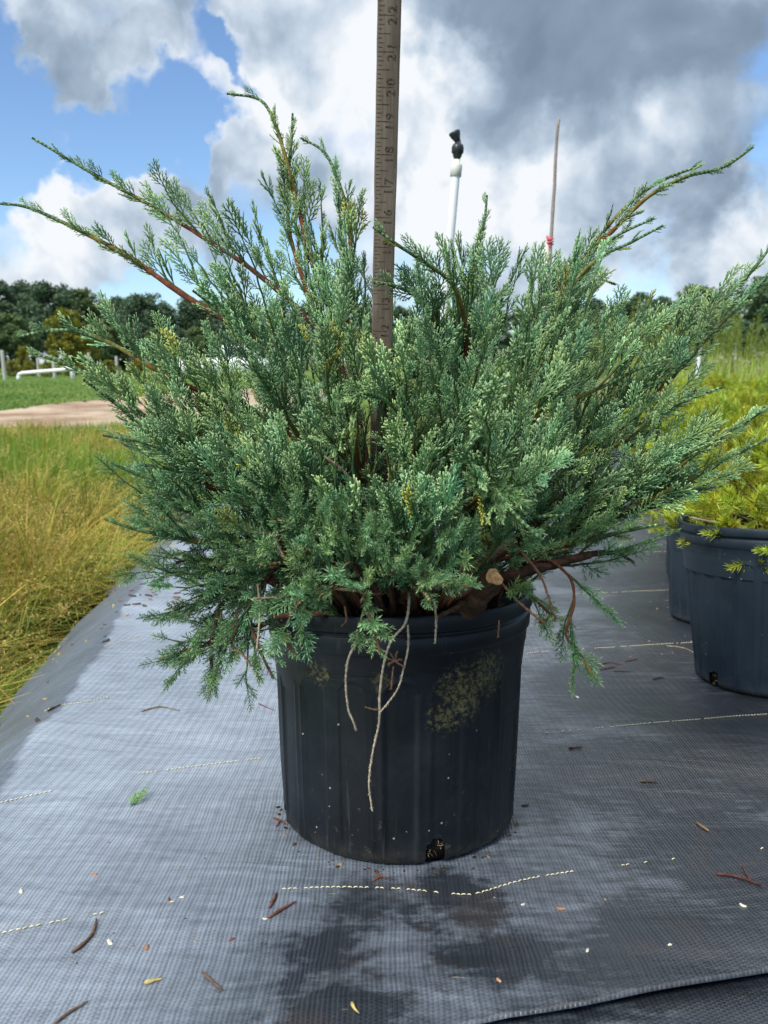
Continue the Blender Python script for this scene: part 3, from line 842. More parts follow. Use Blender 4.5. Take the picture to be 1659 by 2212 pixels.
def spray_needle(seed):
    r_ = np.random.default_rng(seed); mb = MB(); L = 0.045
    cord(mb, (0, 0, 0), (1, 0, 0), L, 0.0007, 0.1, .5, n=5)
    needles(mb, np.zeros(3), np.array([1.0, 0, 0]), 60, L, 0.0108, r_, .32)
    for i in range(6):
        t = .08 + .72 * i / 6; s = 1 if i % 2 else -1; a = R(r_.uniform(35, 55)); l = .022 * (1 - .6 * t) * r_.uniform(.7, 1.2)
        d = np.array([math.cos(a), s * math.sin(a), r_.normal(0, .25)]); p = np.array([t * L, 0, 0])
        cord(mb, p, d, l, .0005, .1, .6, n=3)
        needles(mb, p, nrm(d), int(l / .0021) * 3, l, .0098, r_, .36)
    return mb.arrays()
def spray_gold(seed):
    r_ = np.random.default_rng(seed); mb = MB(); L = 0.042
    cord(mb, (0, 0, 0), (1, 0, 0), L, 0.0012, 0.1, .4, n=4)
    needles(mb, np.zeros(3), np.array([1.0, 0, 0]), 62, L, 0.019, r_, .12, 58, .0013)
    return mb.arrays()
def spray_mid(seed):
    """in-between: short awl needles on flattened twigs"""
    r_ = np.random.default_rng(seed); mb = MB(); L = 0.05
    cord(mb, (0, 0, 0), (1, 0, 0), L, 0.0009, 0.1, .7, n=6)
    needles(mb, np.zeros(3), np.array([1.0, 0, 0]), 54, L, 0.0050, r_, .3, 38)
    for i in range(10):
        t = .08 + .84 * i / 10; s = 1 if i % 2 else -1; a = R(r_.uniform(30, 45)); l = .023 * (1 - .7 * t) * r_.uniform(.75, 1.2)
        d = np.array([math.cos(a), s * math.sin(a), r_.normal(0, .15)]); p = np.array([t * L, 0, 0])
        cord(mb, p, d, l, .00075, .15, .9, (1, 0, 0), .15, n=4)
        needles(mb, p, nrm(d), int(l / .0024) * 3, l, .0044, r_, .34, 34)
    return mb.arrays()
PROTO = {'s': [spray_scale(100 + i) for i in range(7)], 'm': [spray_mid(200 + i) for i in range(6)], 'n': [spray_needle(300 + i) for i in range(7)], 'g': [spray_gold(400 + i) for i in range(7)]}

class Foliage:
    """collects spray placements and turns them into one mesh"""
    def __init__(s): s.items = {}; s.extra = MB()
    def put(s, kind, idx, p, X, N, scale, tone):
        s.items.setdefault((kind, idx), []).append((p, X, N, scale, tone))
    def to_mb(s, c0, c1, ct):
        mb = MB()
        for (kind, idx), L in s.items.items():
            V, Q, T, C = PROTO[kind][idx]
            n = len(L)
            p = np.array([x[0] for x in L]); X = nrm(np.array([x[1] for x in L])); N = np.array([x[2] for x in L])
            N = nrm(N - X * np.sum(N * X, 1, keepdims=True)); Y = np.cross(N, X)
            sc_ = np.array([x[3] for x in L]); tn = np.array([x[4] for x in L])
            B = np.stack([X, Y, N], 1) * sc_[:, None, None]
            W_ = np.einsum('vi,nij->nvj', V, B) + p[:, None, :]
            nv_ = len(V); off = (np.arange(n) * nv_)[:, None, None]
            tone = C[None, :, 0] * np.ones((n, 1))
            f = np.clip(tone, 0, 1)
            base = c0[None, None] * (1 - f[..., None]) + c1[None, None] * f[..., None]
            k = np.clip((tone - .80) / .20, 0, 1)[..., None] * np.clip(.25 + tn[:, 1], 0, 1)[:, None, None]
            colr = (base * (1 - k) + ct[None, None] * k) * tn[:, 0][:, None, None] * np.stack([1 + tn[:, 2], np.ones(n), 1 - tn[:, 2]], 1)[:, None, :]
            mb.add(W_.reshape(-1, 3), (Q[None] + off).reshape(-1, 4) if len(Q) else None, (T[None] + off).reshape(-1, 3) if len(T) else None, colr.reshape(-1, 3))
        if s.extra.n:
            v, q, t, c = s.extra.arrays(); mb.add(v, q, t, c)
        return mb

BARK = np.array([0.050, 0.026, 0.018]); RED = np.array([0.15, 0.052, 0.026]); OLIVE = np.array([0.16, 0.125, 0.03]); GREEN = np.array([0.055, 0.10, 0.04])
def bark_col(u):
    """u: metres from the tip"""
    u = np.asarray(u, float)
    st = np.array([0, .05, .10, .17, .30, .6]); cs = np.array([GREEN, GREEN, OLIVE, RED, BARK * 1.3, BARK])
    return np.stack([np.interp(u, st, cs[:, k]) for k in range(3)], 1)

SOILC = potpt(0, 0, HMAIN - 0.03)
juniper = empty('juniper_shrub', SOILC)
tag(juniper, 'wide spreading blue-green juniper with arching branches in the central black pot', 'shrub')
ZUP = np.array([0, 0, 1.0])
SKX = [0, 60, 130, 240, 330, 380, 440, 500, 545, 600, 640, 690, 740, 790, 830, 880, 930, 980, 1045, 1090, 1150, 1200, 1250, 1330, 1400, 1450, 1520, 1600, 1660]
SKY = [430, 440, 410, 470, 430, 385, 405, 405, 400, 380, 260, 335, 370, 450, 560, 560, 615, 565, 480, 570, 590, 570, 510, 450, 410, 380, 400, 540, 540]
def limb(wp, base, leader=0.09, fol=0.36, rbase=0.0042, kind='s', shoot=0.085, dens=1.0, up=0.25, ntrans=None, tone=1.0, seed=None, tipk=.6):
    """wp: way points from tip to near the base, (px, py, depth offset); base: (x, y) on the soil"""
    r_ = np.random.default_rng(seed if seed is not None else rng.integers(1 << 30))
    lh = r_.normal(.01, .045)                     # each branch has its own hue
    P0 = np.array([pt(a, b, 0.805 + d) for a, b, d in wp])
    pts_ = np.vstack([P0, potpt(base[0], base[1], HMAIN - 0.035)])
    L0 = np.sum(np.linalg.norm(np.diff(pts_, axis=0), axis=1)); n = max(int(L0 / 0.006), 12)
    Q = catmull(pts_, n)                       # tip -> base
    u = np.concatenate([[0], np.cumsum(np.linalg.norm(np.diff(Q, axis=0), axis=1))])
    rad = 0.0011 + (rbase - 0.0011) * np.clip(u / L0, 0, 1) ** 0.8
    rad = rad * (1 + .12 * r_.uniform(-1, 1, n))
    w = MB(); tube(w, Q - SOILC, rad, 7, bark_col(u + (.12 if kind == 'n' else 0) + (.16 if L0 < .24 else 0)) * r_.uniform(.85, 1.15, (n, 1)), tip=True)
    F_ = Foliage()
    # scaly cord over the green outer part
    m_ = max(int(min(leader * 1.3, L0 * .5) / 0.0022), 4)
    tt = np.linspace(0, min(leader * 1.3, L0 * .5), m_)
    C_ = np.stack([np.interp(tt, u, Q[:, k]) for k in range(3)], 1)
    rc = (0.0011 + 0.0007 * np.clip(tt / .06, 0, 1)) * (1 + .18 * (-1) ** np.arange(m_)); rc[0] *= .5
    kk_ = np.clip(1 - tt / .03, 0, 1)[:, None]
    if kind != 'n': tube(F_.extra, C_ - SOILC, rc, 5, (G1 * .75 * (1 - kk_) + GT * .8 * kk_) * tone, tip=False)
    def spray(p, X, N, scale, below):
        w3 = p - CAM; zc = np.dot(w3, FW); qx = 829.5 + F * w3[0] / zc; qy = 1106 - F * np.dot(w3, UP) / zc
        if zc < .67 and 1035 < qx < 1110 and 1205 < qy < 1330: return      # bare round the cut stub
        # the crown is open in front of the stick and the main stems
        if zc < .745 and 752 < qx < 868 and (885 < qy < 1065 and r_.random() < .65): return
        k = kind
        if ntrans is not None:
            f = np.clip((ntrans - p[2]) / 0.07 + .5, 0, 1)     # lower foliage is needly
            x = r_.random()
            k = 'n' if x < f * .95 else ('m' if x < min(f * 1.6 + .1, 1) else 's')
        F_.put(k, int(r_.integers(len(PROTO[k]))), p - SOILC, X, N, scale, (tone * r_.uniform(.66, 1.28), tipk * r_.uniform(.2, 1.25), (r_.normal(0, .08) + lh) if r_.random() > .012 else .6))
    # small appressed side cords near the tip, then shoots that lengthen inwards
    s = 0.012; ph = r_.uniform(0, 6.28); k = 0
    end = min(fol, L0 * .88)
    if kind == 'n': leader = min(leader, .03); s = .002
    while s < end:
        i = np.searchsorted(u, s); i = min(max(i, 1), n - 2)
        p = Q[i]; T = nrm(Q[i - 1] - Q[i + 1])
        a0 = nrm(np.cross(T, ZUP)); a1 = np.cross(a0, T)
        ph += 2.4 + r_.uniform(-.4, .4); k += 1
        perp = math.cos(ph) * a0 + math.sin(ph) * a1
        if s < leader:
            f = s / leader
            X = nrm(T * (1.0 - .15 * f) + perp * (.26 + .22 * f) + ZUP * up * .6)
            spray(p, X, perp + r_.normal(0, .4, 3), .20 + .42 * f, False)
            s += 0.0105 / dens * (0.8 + .6 * (1 - f))
        else:
            f = (s - leader) / max(end - leader, 1e-3)
            ls = shoot * 1.38 * (0.42 + 1.0 * math.sin(min(f * 1.3, 1) * math.pi * .5)) * r_.uniform(.5, 1.25) * (1 - .3 * f)
            d = nrm(T * .95 + perp * .46 + ZUP * up * 1.5)
            ns_ = max(int(ls / .007), 3); tq = np.linspace(0, 1, ns_)
            bend = nrm(ZUP * (.2 + up) + T * .3)
            S_ = p + d * (tq * ls)[:, None] + bend * (ls * .28 * tq ** 2)[:, None] + r_.normal(0, .0012, (ns_, 3)) * tq[:, None]
            for _ in range(3):                 # shoots stay within the outline the plant has grown to
                w3 = S_[-1] - CAM; zc = np.dot(w3, FW)
                if 1106 - F * np.dot(w3, UP) / zc > np.interp(829.5 + F * w3[0] / zc, SKX, SKY) - 4: break
                ls *= .62; S_ = p + (S_ - p) * .62
            us_ = (1 - tq) * ls + .02
            tube(w, S_ - SOILC, 0.0007 + .0007 * (1 - tq), 4, bark_col(us_ * .9), tip=True)
            pl = nrm(np.cross(d, bend) + r_.normal(0, .5, 3))
            q_ = .012; sd = 1
            while q_ < ls:
                x = q_ / ls; j = min(int(x * (ns_ - 1)), ns_ - 2)
                pp = S_[j] + (S_[j + 1] - S_[j]) * (x * (ns_ - 1) - j); tg = nrm(S_[j + 1] - S_[j])
                lat = nrm(np.cross(pl, tg)) * sd
                X = nrm(tg * .92 + lat * .40 + ZUP * up * .4 + r_.normal(0, .12, 3))
                spray(pp, X, pl + r_.normal(0, .3, 3), (.66 - .30 * x) * r_.uniform(.55, 1.35), f > .5)
                q_ += .0098 / dens * r_.uniform(.8, 1.25); sd = -sd
            spray(S_[-1], nrm(S_[-1] - S_[-2]), pl, .52 * r_.uniform(.7, 1.3), f > .5)
            s += r_.uniform(.013, .024) / dens
    b = w.build('branch', M_bark, juniper, smooth=True)
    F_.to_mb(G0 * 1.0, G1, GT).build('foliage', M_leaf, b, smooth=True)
    return b

NT_Z = 0.34
# the long arching leaders one can follow in the photograph
limb([(70, 298, -.02), (215, 383, -.01), (340, 452, 0), (450, 520, .0), (560, 595, .0), (690, 720, .0), (770, 900, 0)], (-.02, .01), .16, .40, seed=1, up=.42, shoot=.043, dens=.85)
limb([(0, 440, -.06), (60, 448, -.06), (160, 492, -.06), (270, 550, -.06), (360, 612, -.06), (440, 665, -.06), (530, 712, -.06), (590, 762, -.06), (650, 850, -.05), (690, 930, -.03), (770, 1100, 0)], (-.03, -.02), .17, .34, .0058, seed=2, up=.45, shoot=.045, dens=.8)
limb([(490, 202, .0), (560, 215, 0), (592, 262, 0), (618, 345, 0), (640, 430, 0), (668, 545, 0), (700, 640, 0), (745, 730, 0), (765, 850, 0), (770, 1000, 0)], (-.01, .02), .14, .42, .0052, seed=3, up=.4, shoot=.040, dens=.8)
limb([(632, 245, .01), (630, 300, .01), (622, 400, .01), (625, 500, .01), (660, 620, .01), (720, 800, .01)], (-.015, .03), .09, .3, seed=33, up=.4, shoot=.036)
limb([(650, 298, -.02), (700, 328, -.02), (728, 385, -.02), (750, 460, -.02), (758, 560, -.02), (750, 680, -.02), (765, 850, -.01)], (.0, .0), .12, .30, .0045, seed=4, up=.4, shoot=.036)
limb([(40, 728, -.1), (95, 716, -.1), (160, 715, -.1), (240, 742, -.1), (320, 790, -.1), (400, 832, -.09), (520, 880, -.07), (650, 970, -.05)], (-.03, -.01), .10, .34, .0042, seed=5, up=.45, shoot=.05)
limb([(65, 760, -.14), (150, 790, -.14), (240, 838, -.13), (330, 915, -.11), (420, 985, -.09), (600, 1080, -.05)], (-.04, -.01), .11, .36, .004, seed=6, up=.28, shoot=.065, tone=1.1)
limb([(180, 820, -.16), (260, 880, -.14), (330, 950, -.12), (430, 1040, -.09), (600, 1120, -.05)], (-.04, -.03), .10, .32, .004, seed=61, up=.25, shoot=.06, tone=1.1)
limb([(222, 940, -.16), (320, 958, -.15), (400, 1000, -.13), (520, 1060, -.09), (680, 1150, -.04)], (-.05, -.02), .09, .30, .004, seed=7, up=.22, shoot=.07, tone=1.05)
limb([(240, 1000, -.14), (330, 1040, -.13), (430, 1100, -.1), (600, 1170, -.05)], (-.05, -.03), .08, .30, .004, 'm', seed=8, up=.2, shoot=.07, ntrans=NT_Z)
limb([(228, 1122, -.1), (300, 1145, -.1), (400, 1165, -.09), (520, 1190, -.06), (680, 1230, -.03)], (-.06, -.02), .07, .28, .004, 'm', seed=9, up=.25, shoot=.055, ntrans=NT_Z + .03)
limb([(345, 1425, -.06), (410, 1402, -.06), (480, 1380, -.05), (520, 1310, -.04), (540, 1240, -.03), (640, 1220, -.02)], (-.08, -.02), .05, .26, .0036, 'n', seed=10, up=.0, shoot=.055, ntrans=NT_Z)
limb([(465, 1475, -.07), (455, 1410, -.06), (470, 1330, -.05), (520, 1260, -.03), (640, 1230, -.02)], (-.08, -.01), .03, .24, .0036, 'n', seed=11, up=-.1, shoot=.05, ntrans=NT_Z)
limb([(590, 1465, -.10), (560, 1400, -.09), (540, 1330, -.06), (560, 1260, -.04), (660, 1250, -.02)], (-.07, -.03), .03, .20, .0032, 'n', seed=12, up=-.1, shoot=.045, ntrans=NT_Z)
limb([(400, 1260, -.05), (440, 1230, -.05), (500, 1215, -.04), (620, 1220, -.02)], (-.07, .0), .04, .2, .0036, 'n', seed=13, up=.0, shoot=.06, ntrans=NT_Z)
# right hand leaders
limb([(1627, 318, -.05), (1560, 362, -.05), (1480, 382, -.05), (1400, 425, -.04), (1330, 492, -.03), (1260, 562, -.03), (1205, 650, -.02), (1165, 760, -.02), (1090, 890, 0)], (.03, .0), .24, .36, .0046, seed=14, up=.08, shoot=.042, dens=.7)
limb([(1515, 358, -.03), (1440, 385, -.03), (1370, 430, -.03), (1300, 505, -.02), (1240, 600, -.02), (1170, 740, -.01)], (.02, .01), .20, .30, .004, seed=15, up=.1, shoot=.038, dens=.65)
limb([(1432, 487, -.06), (1360, 525, -.06), (1290, 560, -.06), (1220, 640, -.05), (1150, 790, -.03)], (.03, -.01), .15, .28, .004, seed=16, up=.12, shoot=.04, dens=.7)
limb([(1412, 472, -.05), (1340, 505, -.05), (1280, 545, -.04), (1215, 620, -.03), (1150, 760, -.02)], (.03, -.01), .15, .26, .0038, seed=161, up=.12, shoot=.035, dens=.65)
limb([(1675, 520, -.04), (1620, 590, -.04), (1545, 668, -.04), (1470, 755, -.04), (1385, 838, -.04), (1300, 915, -.03), (1150, 1040, -.01)], (.05, .0), .12, .40, .0058, seed=17, up=.3, shoot=.065)
limb([(1680, 575, -.08), (1600, 655, -.08), (1500, 760, -.07), (1420, 850, -.06), (1290, 980, -.04), (1120, 1100, -.01)], (.05, .0), .14, .36, .0042, seed=18, up=.25, shoot=.06)
limb([(1330, 615, .04), (1290, 604, .04), (1250, 640, .04), (1200, 740, .03), (1110, 900, .02)], (.02, .03), .07, .30, .004, seed=19, up=.35, shoot=.06)
limb([(1395, 640, .02), (1380, 690, .02), (1330, 760, .02), (1230, 900, .01)], (.03, .02), .06, .30, .004, seed=191, up=.4, shoot=.06)
limb([(1052, 422, -.03), (1046, 480, -.03), (1030, 545, -.03), (1012, 620, -.02), (1000, 720, -.02), (985, 860, -.02), (930, 1060, -.01)], (.01, .02), .10, .34, .0042, seed=20, up=.4, shoot=.05, tone=.9)
limb([(806, 490, -.18), (860, 530, -.17), (920, 568, -.15), (975, 612, -.13), (1000, 680, -.1), (1005, 780, -.06), (960, 960, -.03)], (.02, .0), .10, .30, .004, seed=21, up=.35, shoot=.05, dens=.8)
limb([(805, 610, -.17), (860, 620, -.15), (915, 655, -.12), (945, 730, -.08), (940, 880, -.04)], (.02, .01), .06, .26, .0036, seed=22, up=.3, shoot=.05)
limb([(1560, 836, -.1), (1500, 858, -.1), (1430, 890, -.1), (1330, 962, -.08), (1170, 1060, -.04)], (.05, -.02), .11, .34, .004, seed=23, up=.2, shoot=.06)
limb([(1690, 850, -.14), (1620, 905, -.14), (1530, 960, -.13), (1430, 1030, -.11), (1270, 1110, -.06), (1080, 1200, -.02)], (.06, -.02), .13, .38, .005, seed=24, up=.2, shoot=.07, tone=1.15)
limb([(1680, 940, -.16), (1600, 975, -.15), (1500, 1030, -.13), (1380, 1090, -.10), (1230, 1150, -.05)], (.06, -.03), .11, .36, .0045, seed=25, up=.2, shoot=.07, tone=1.12)
limb([(1560, 1050, -.10), (1500, 1060, -.10), (1410, 1095, -.09), (1290, 1140, -.06)], (.06, -.02), .06, .3, .0042, 'm', seed=26, up=.15, shoot=.05, ntrans=NT_Z)
limb([(1428, 1132, -.14), (1360, 1145, -.13), (1280, 1165, -.10), (1160, 1200, -.06)], (.07, -.03), .05, .24, .0042, 'm', seed=27, up=.25, shoot=.045, ntrans=NT_Z, tone=1.15)
limb([(1370, 1215, -.08), (1330, 1195, -.08), (1270, 1198, -.08), (1190, 1222, -.06), (1100, 1240, -.05)], (.07, -.03), .03, .14, .0075, 'n', seed=28, up=.1, shoot=.05, ntrans=NT_Z)
limb([(1282, 1462, -.13), (1245, 1400, -.12), (1222, 1370, -.12), (1240, 1300, -.10), (1225, 1240, -.09), (1150, 1215, -.08)], (.08, -.03), .03, .105, .0017, 'n', seed=29, up=-.25, shoot=.03, ntrans=.6)
limb([(1165, 1345, -.13), (1190, 1330, -.13), (1160, 1300, -.12), (1110, 1262, -.11), (1090, 1262, -.1)], (.09, -.05), .03, .07, .0015, 'n', seed=30, up=-.2, shoot=.025, ntrans=.6)
# front of the pot, sprays over the rim
limb([(640, 1420, -.22), (615, 1370, -.21), (640, 1310, -.19), (660, 1270, -.17), (720, 1255, -.13)], (-.04, -.08), .03, .11, .0024, 'n', seed=31, up=-.2, shoot=.03, ntrans=.6, tone=1.1)
limb([(822, 1415, -.25), (808, 1360, -.24), (790, 1310, -.21), (790, 1270, -.18), (800, 1260, -.14)], (-.01, -.08), .06, .075, .0022, 'n', seed=32, up=-.2, shoot=.02, ntrans=.6, tone=1.15)
limb([(1012, 1262, -.235), (970, 1268, -.235), (930, 1250, -.22), (890, 1230, -.18), (875, 1250, -.14)], (.02, -.06), .03, .13, .0026, 'n', seed=34, up=.1, shoot=.04, ntrans=.6)
limb([(1020, 1075, -.28), (960, 1110, -.26), (915, 1160, -.22), (885, 1220, -.17)], (.02, -.05), .05, .15, .003, 'm', seed=35, up=.3, shoot=.045, ntrans=.33, tone=1.2, tipk=.9)
limb([(925, 1040, -.26), (900, 1110, -.24), (880, 1180, -.2), (875, 1230, -.15)], (.01, -.05), .04, .12, .003, 'm', seed=36, up=.35, shoot=.04, ntrans=.33, tone=1.2, tipk=.9)
limb([(1170, 1165, -.26), (1110, 1110, -.26), (1070, 1060, -.24), (1040, 1070, -.18), (980, 1150, -.1)], (.04, -.03), .05, .18, .003, 'm', seed=37, up=.05, shoot=.06, ntrans=.37, tone=1.15)
limb([(740, 872, -.24), (790, 850, -.22), (850, 880, -.18), (890, 960, -.12), (900, 1080, -.06)], (.01, -.02), .06, .26, .0034, seed=38, up=.4, shoot=.05, tone=1.2, tipk=.9)

for q, (x, y, d) in enumerate([(405, 1330, -.05), (500, 1430, -.08), (380, 1215, -.08), (560, 1330, -.13)]):
    limb([(x, y, d), (x * .7 + 560 * .3, y * .62 + 1200 * .38, d * .9), (620, 1222, d * .6)], (-.08, -.03), .03, .22, .0032, 'n', seed=840 + q, up=.0, shoot=.055, ntrans=NT_Z + .05)
# short needly shoots crowding the soil and the front of the rim
for q, (x, y, d, bx, by) in enumerate([(590, 1120, -.19, -.04, -.06), (500, 1150, -.17, -.05, -.04), (660, 1190, -.22, -.03, -.07), (740, 1225, -.23, -.02, -.08), (850, 1240, -.23, .0, -.08), (930, 1300, -.235, .02, -.08), (720, 1120, -.21, -.02, -.06),
        (690, 1290, -.225, -.03, -.085), (870, 1160, -.22, .0, -.06), (960, 1190, -.23, .02, -.07), (1010, 1235, -.23, .03, -.06), (560, 1225, -.19, -.05, -.05), (620, 1040, -.18, -.03, -.04), (540, 1060, -.18, -.04, -.03), (470, 1090, -.15, -.05, -.02), (1150, 1090, -.2, .04, -.03), (1230, 1110, -.17, .05, -.02), (640, 1310, -.21, -.05, -.07), (780, 1300, -.23, -.01, -.09)]):
    sx = 840 + bx * 2000
    limb([(x, y, d), (x * .6 + sx * .4, y * .72 + 1290 * .28 - 25, d * .85), (x * .2 + sx * .8, 1270, d * .6)], (bx * .8, by * .8), .02, .13, .0026, 'm', seed=800 + q, up=.3, shoot=.042, ntrans=.36, tone=1.1, tipk=.7)
# body of the shrub: more arching branches whose ends fill the crown
POLY = np.array([(300, 650), (262, 735), (310, 900), (300, 1020), (290, 1130), (330, 1200), (395, 1265), (400, 1380), (560, 1430), (620, 1330), (900, 1320), (980, 1290), (1080, 1235), (1250, 1215),
                 (1370, 1190), (1440, 1120), (1500, 1070), (1500, 990), (1420, 900), (1440, 820), (1500, 745), (1470, 690), (1390, 690), (1320, 670), (1240, 650), (1190, 650), (1120, 650),
                 (1085, 630), (1020, 640), (960, 660), (890, 640), (850, 680), (800, 600), (720, 560), (650, 570), (590, 560), (530, 590), (450, 590), (360, 590)], float)
def inside(x, y):
    c = False; n = len(POLY); j = n - 1
    for i in range(n):
        if (POLY[i, 1] > y) != (POLY[j, 1] > y) and x < (POLY[j, 0] - POLY[i, 0]) * (y - POLY[i, 1]) / (POLY[j, 1] - POLY[i, 1]) + POLY[i, 0]: c = not c
        j = i
    return c
def polydist(x, y):
    p = np.array([x, y]); best = 1e9
    for i in range(len(POLY)):
        a, b = POLY[i - 1], POLY[i]; t = np.clip(np.dot(p - a, b - a) / np.dot(b - a, b - a), 0, 1)
        best = min(best, np.linalg.norm(p - a - t * (b - a)))
    return best
frng = np.random.default_rng(77); cand = []; tries = 0
NFILL = 25
while len(cand) < NFILL and tries < 60000:
    tries += 1
    x = frng.uniform(250, 1510); y = frng.uniform(490, 1430)
    if not inside(x, y): continue
    if 715 < x < 885 and 620 < y < 1200: continue
    if y > 1290 and x > 640: continue
    dm = 155 - tries * .0012
    if all(math.hypot(x - a, (y - b)) > dm for a, b in cand): cand.append((x, y))
for q, (x, y) in enumerate(cand):
    dd = min(polydist(x, y) / 260, 1)
    front = -1 if frng.random() < .72 else 1
    dz = front * (0.03 + .20 * math.sqrt(dd)) if dd > .12 else frng.uniform(-.08, .05)
    if front > 0: dz *= .8
    # picture-plane direction away from the pot, with an arch
    bx, by = frng.uniform(-.06, .06), frng.uniform(-.05, .05)
    sx = 840 + bx * 2000
    t = frng.uniform(.42, .55)
    mx = sx + (x - sx) * t; my = 1260 + (y - 1260) * (t + .12)
    tipx = x + (x - sx) * .06; tipy = y + frng.uniform(-25, 10)
    limb([(tipx, tipy, dz), (x * .72 + mx * .28, y * .72 + my * .28, dz * .8), (mx, my, dz * .5)], (bx, by), frng.uniform(.03, .055), frng.uniform(.24, .33), .0036, 'm',
         seed=500 + q, up=frng.uniform(.2, .5) if y < 1150 else .08, shoot=frng.uniform(.06, .085), ntrans=NT_Z + .05 + frng.uniform(-.05, .05), tone=frng.uniform(.85, 1.15), dens=.9)
print('fill', len(cand))

# cut stump, pruned stubs and dead twigs of the juniper
def stub(p0, p1, r0, r1, name='cut_stump', face=True, label=None):
    mb = MB(); n = 14; t = np.linspace(0, 1, n)
    P = np.array(p0) * (1 - t)[:, None] + np.array(p1) * t[:, None]
    P = P + np.stack([np.sin(t * 5) * r0 * .12, t * 0, t * 0], 1)
    rad = (r0 + (r1 - r0) * t) * (1 + .1 * np.sin(t * 17) + .06 * rng.uniform(-1, 1, n)); sides = 14
    T_, U_, V_ = frames(P); a = np.linspace(0, 2 * np.pi, sides, endpoint=False)
    rr = rad[:, None] * (1 + .13 * np.sin(3 * a + 1)[None, :] + .09 * rng.uniform(-1, 1, (n, sides)))
    v = P[:, None] + rr[..., None] * (np.cos(a)[None, :, None] * U_[:, None] + np.sin(a)[None, :, None] * V_[:, None]) - SOILC
    q = [(i * sides + j, i * sides + (j + 1) % sides, (i + 1) * sides + (j + 1) % sides, (i + 1) * sides + j) for i in range(n - 1) for j in range(sides)]
    cc = np.repeat((np.array([.075, .04, .024]) * (0.7 + .6 * rng.random((n, 1)))), sides, 0) * (.7 + .7 * rng.random((n * sides, 1)))
    mb.add(v.reshape(-1, 3), q, None, cc)
    o = mb.build(name, M_bark, juniper, smooth=True)
    if label: o['label'] = label
    if face:
        mb = MB(); k = sides
        e = v[-1]; c0 = e.mean(0); tip = nrm(P[-1] - P[-2])
        rings = [e + tip * .0003, c0 + (e - c0) * .72 + tip * .0009, c0 + (e - c0) * .35 - tip * .0012, np.repeat((c0 - tip * .0026)[None], k, 0)]
        fq = [(i * k + j, i * k + (j + 1) % k, (i + 1) * k + (j + 1) % k, (i + 1) * k + j) for i in range(3) for j in range(k)]
        mb.add(np.concatenate(rings), fq)
        mb.build('cut_face', M_cutwood, o, smooth=False)
    return o
stub(pt(990, 1340, .715), pt(1070, 1247, .655), .0092, .0092, label='stout cut-off branch stub with orange raw end')
stub(pt(868, 1300, .71), pt(879, 1243, .69), .0036, .0034)
stub(pt(700, 1325, .70), pt(594, 1331, .69), .0024, .0024)
stub(pt(560, 1262, .78), pt(500, 1246, .76), .0048, .0042)
stub(pt(1010, 1300, .69), pt(945, 1333, .67), .0022, .0020)
DEAD = np.array([.44, .36, .25]); DEADR = np.array([.20, .11, .065])
def dead(path, r0=.0013, col=DEAD, barbs=True, parent=juniper, off=SOILC, r1=None):
    mb = MB(); P = catmull(np.array([pt(*p) for p in path]), max(int(sum(math.dist(path[i][:2], path[i + 1][:2]) for i in range(len(path) - 1)) / 5), 8))
    n = len(P); rad = np.linspace(r0, r1 or r0 * .75, n) * (1 + .25 * (-1) ** np.arange(n) * rng.random(n))
    cc = col[None] * rng.uniform(.65, 1.2, (n, 1))
    tube(mb, P - off, rad, 6, cc, tip=True)
    if barbs:
        T_, U_, V_ = frames(P)
        for i in range(1, n - 1):
            for _ in range(2):
                a = rng.uniform(0, 6.28); d = nrm(T_[i] + (math.cos(a) * U_[i] + math.sin(a) * V_[i]) * .8)
                tube(mb, np.array([P[i], P[i] + d * rng.uniform(.0012, .0032)]) - off, [.0006, .0002], 3, col * rng.uniform(.7, 1.2), tip=True)
    return mb.build('dead_twig', M_litter, parent)
D = .674
dead([(880, 1245, .70), (884, 1290, D), (876, 1345, D), (845, 1385, D), (828, 1440, D), (820, 1505, D), (819, 1560, D), (806, 1620, D), (797, 1690, D), (804, 1752, D + .004)], .0014, r1=.0007)
dead([(881, 1350, D), (882, 1395, D), (873, 1440, D), (858, 1490, D), (822, 1538, D - .002)], .0010)
dead([(772, 1360, D), (770, 1385, D), (752, 1425, D), (747, 1475, D), (752, 1530, D), (762, 1556, D), (770, 1578, D + .003)], .0012)
dead([(938, 1300, .68), (942, 1340, D), (940, 1390, D)], .0011)
dead([(1078, 1340, D + .004), (1076, 1378, D + .004)], .0008, DEADR)
dead([(850, 1440, D), (846, 1470, D), (845, 1490, D)], .0008, DEADR)
dead([(788, 1527, D), (810, 1533, D), (824, 1533, D)], .0008, DEADR)
for e in [(832, 1420), (845, 1412), (868, 1424), (872, 1440), (838, 1436), (858, 1408)]:
    dead([(852, 1428, D - .002), e + (D - .004,)], .0008, DEADR)
dead([(700, 1275, .66), (660, 1255, .655), (625, 1215, .655), (585, 1183, .655), (600, 1176, .655)], .0013, np.array([.2,.15,.11]))
dead([(615, 1205, .655), (592, 1160, .655), (610, 1155, .655)], .0010, np.array([.2,.15,.11]))
dead([(655, 1160, .66), (640, 1200, .66), (660, 1250, .665)], .0012, DEADR)
dead([(655, 1283, .665), (600, 1290, .66), (545, 1293, .66)], .0012, np.array([.2,.15,.11]))
dead([(560, 1292, .66), (557, 1262, .66)], .0012, np.array([.2,.15,.11]))
dead([(563, 1295, .665), (560, 1350, .665), (555, 1400, .665)], .0010)
dead([(700, 1270, .665), (760, 1275, .66), (815, 1283, .665), (828, 1270, .67)], .0014, DEADR)
dead([(700, 985, .63), (745, 1020, .63), (790, 1080, .635), (830, 1140, .64), (845, 1170, .66)], .0012, np.array([.22, .15, .11]))
dead([(705, 1050, .65), (760, 1110, .66), (810, 1200, .68)], .0012, np.array([.2, .12, .08]))
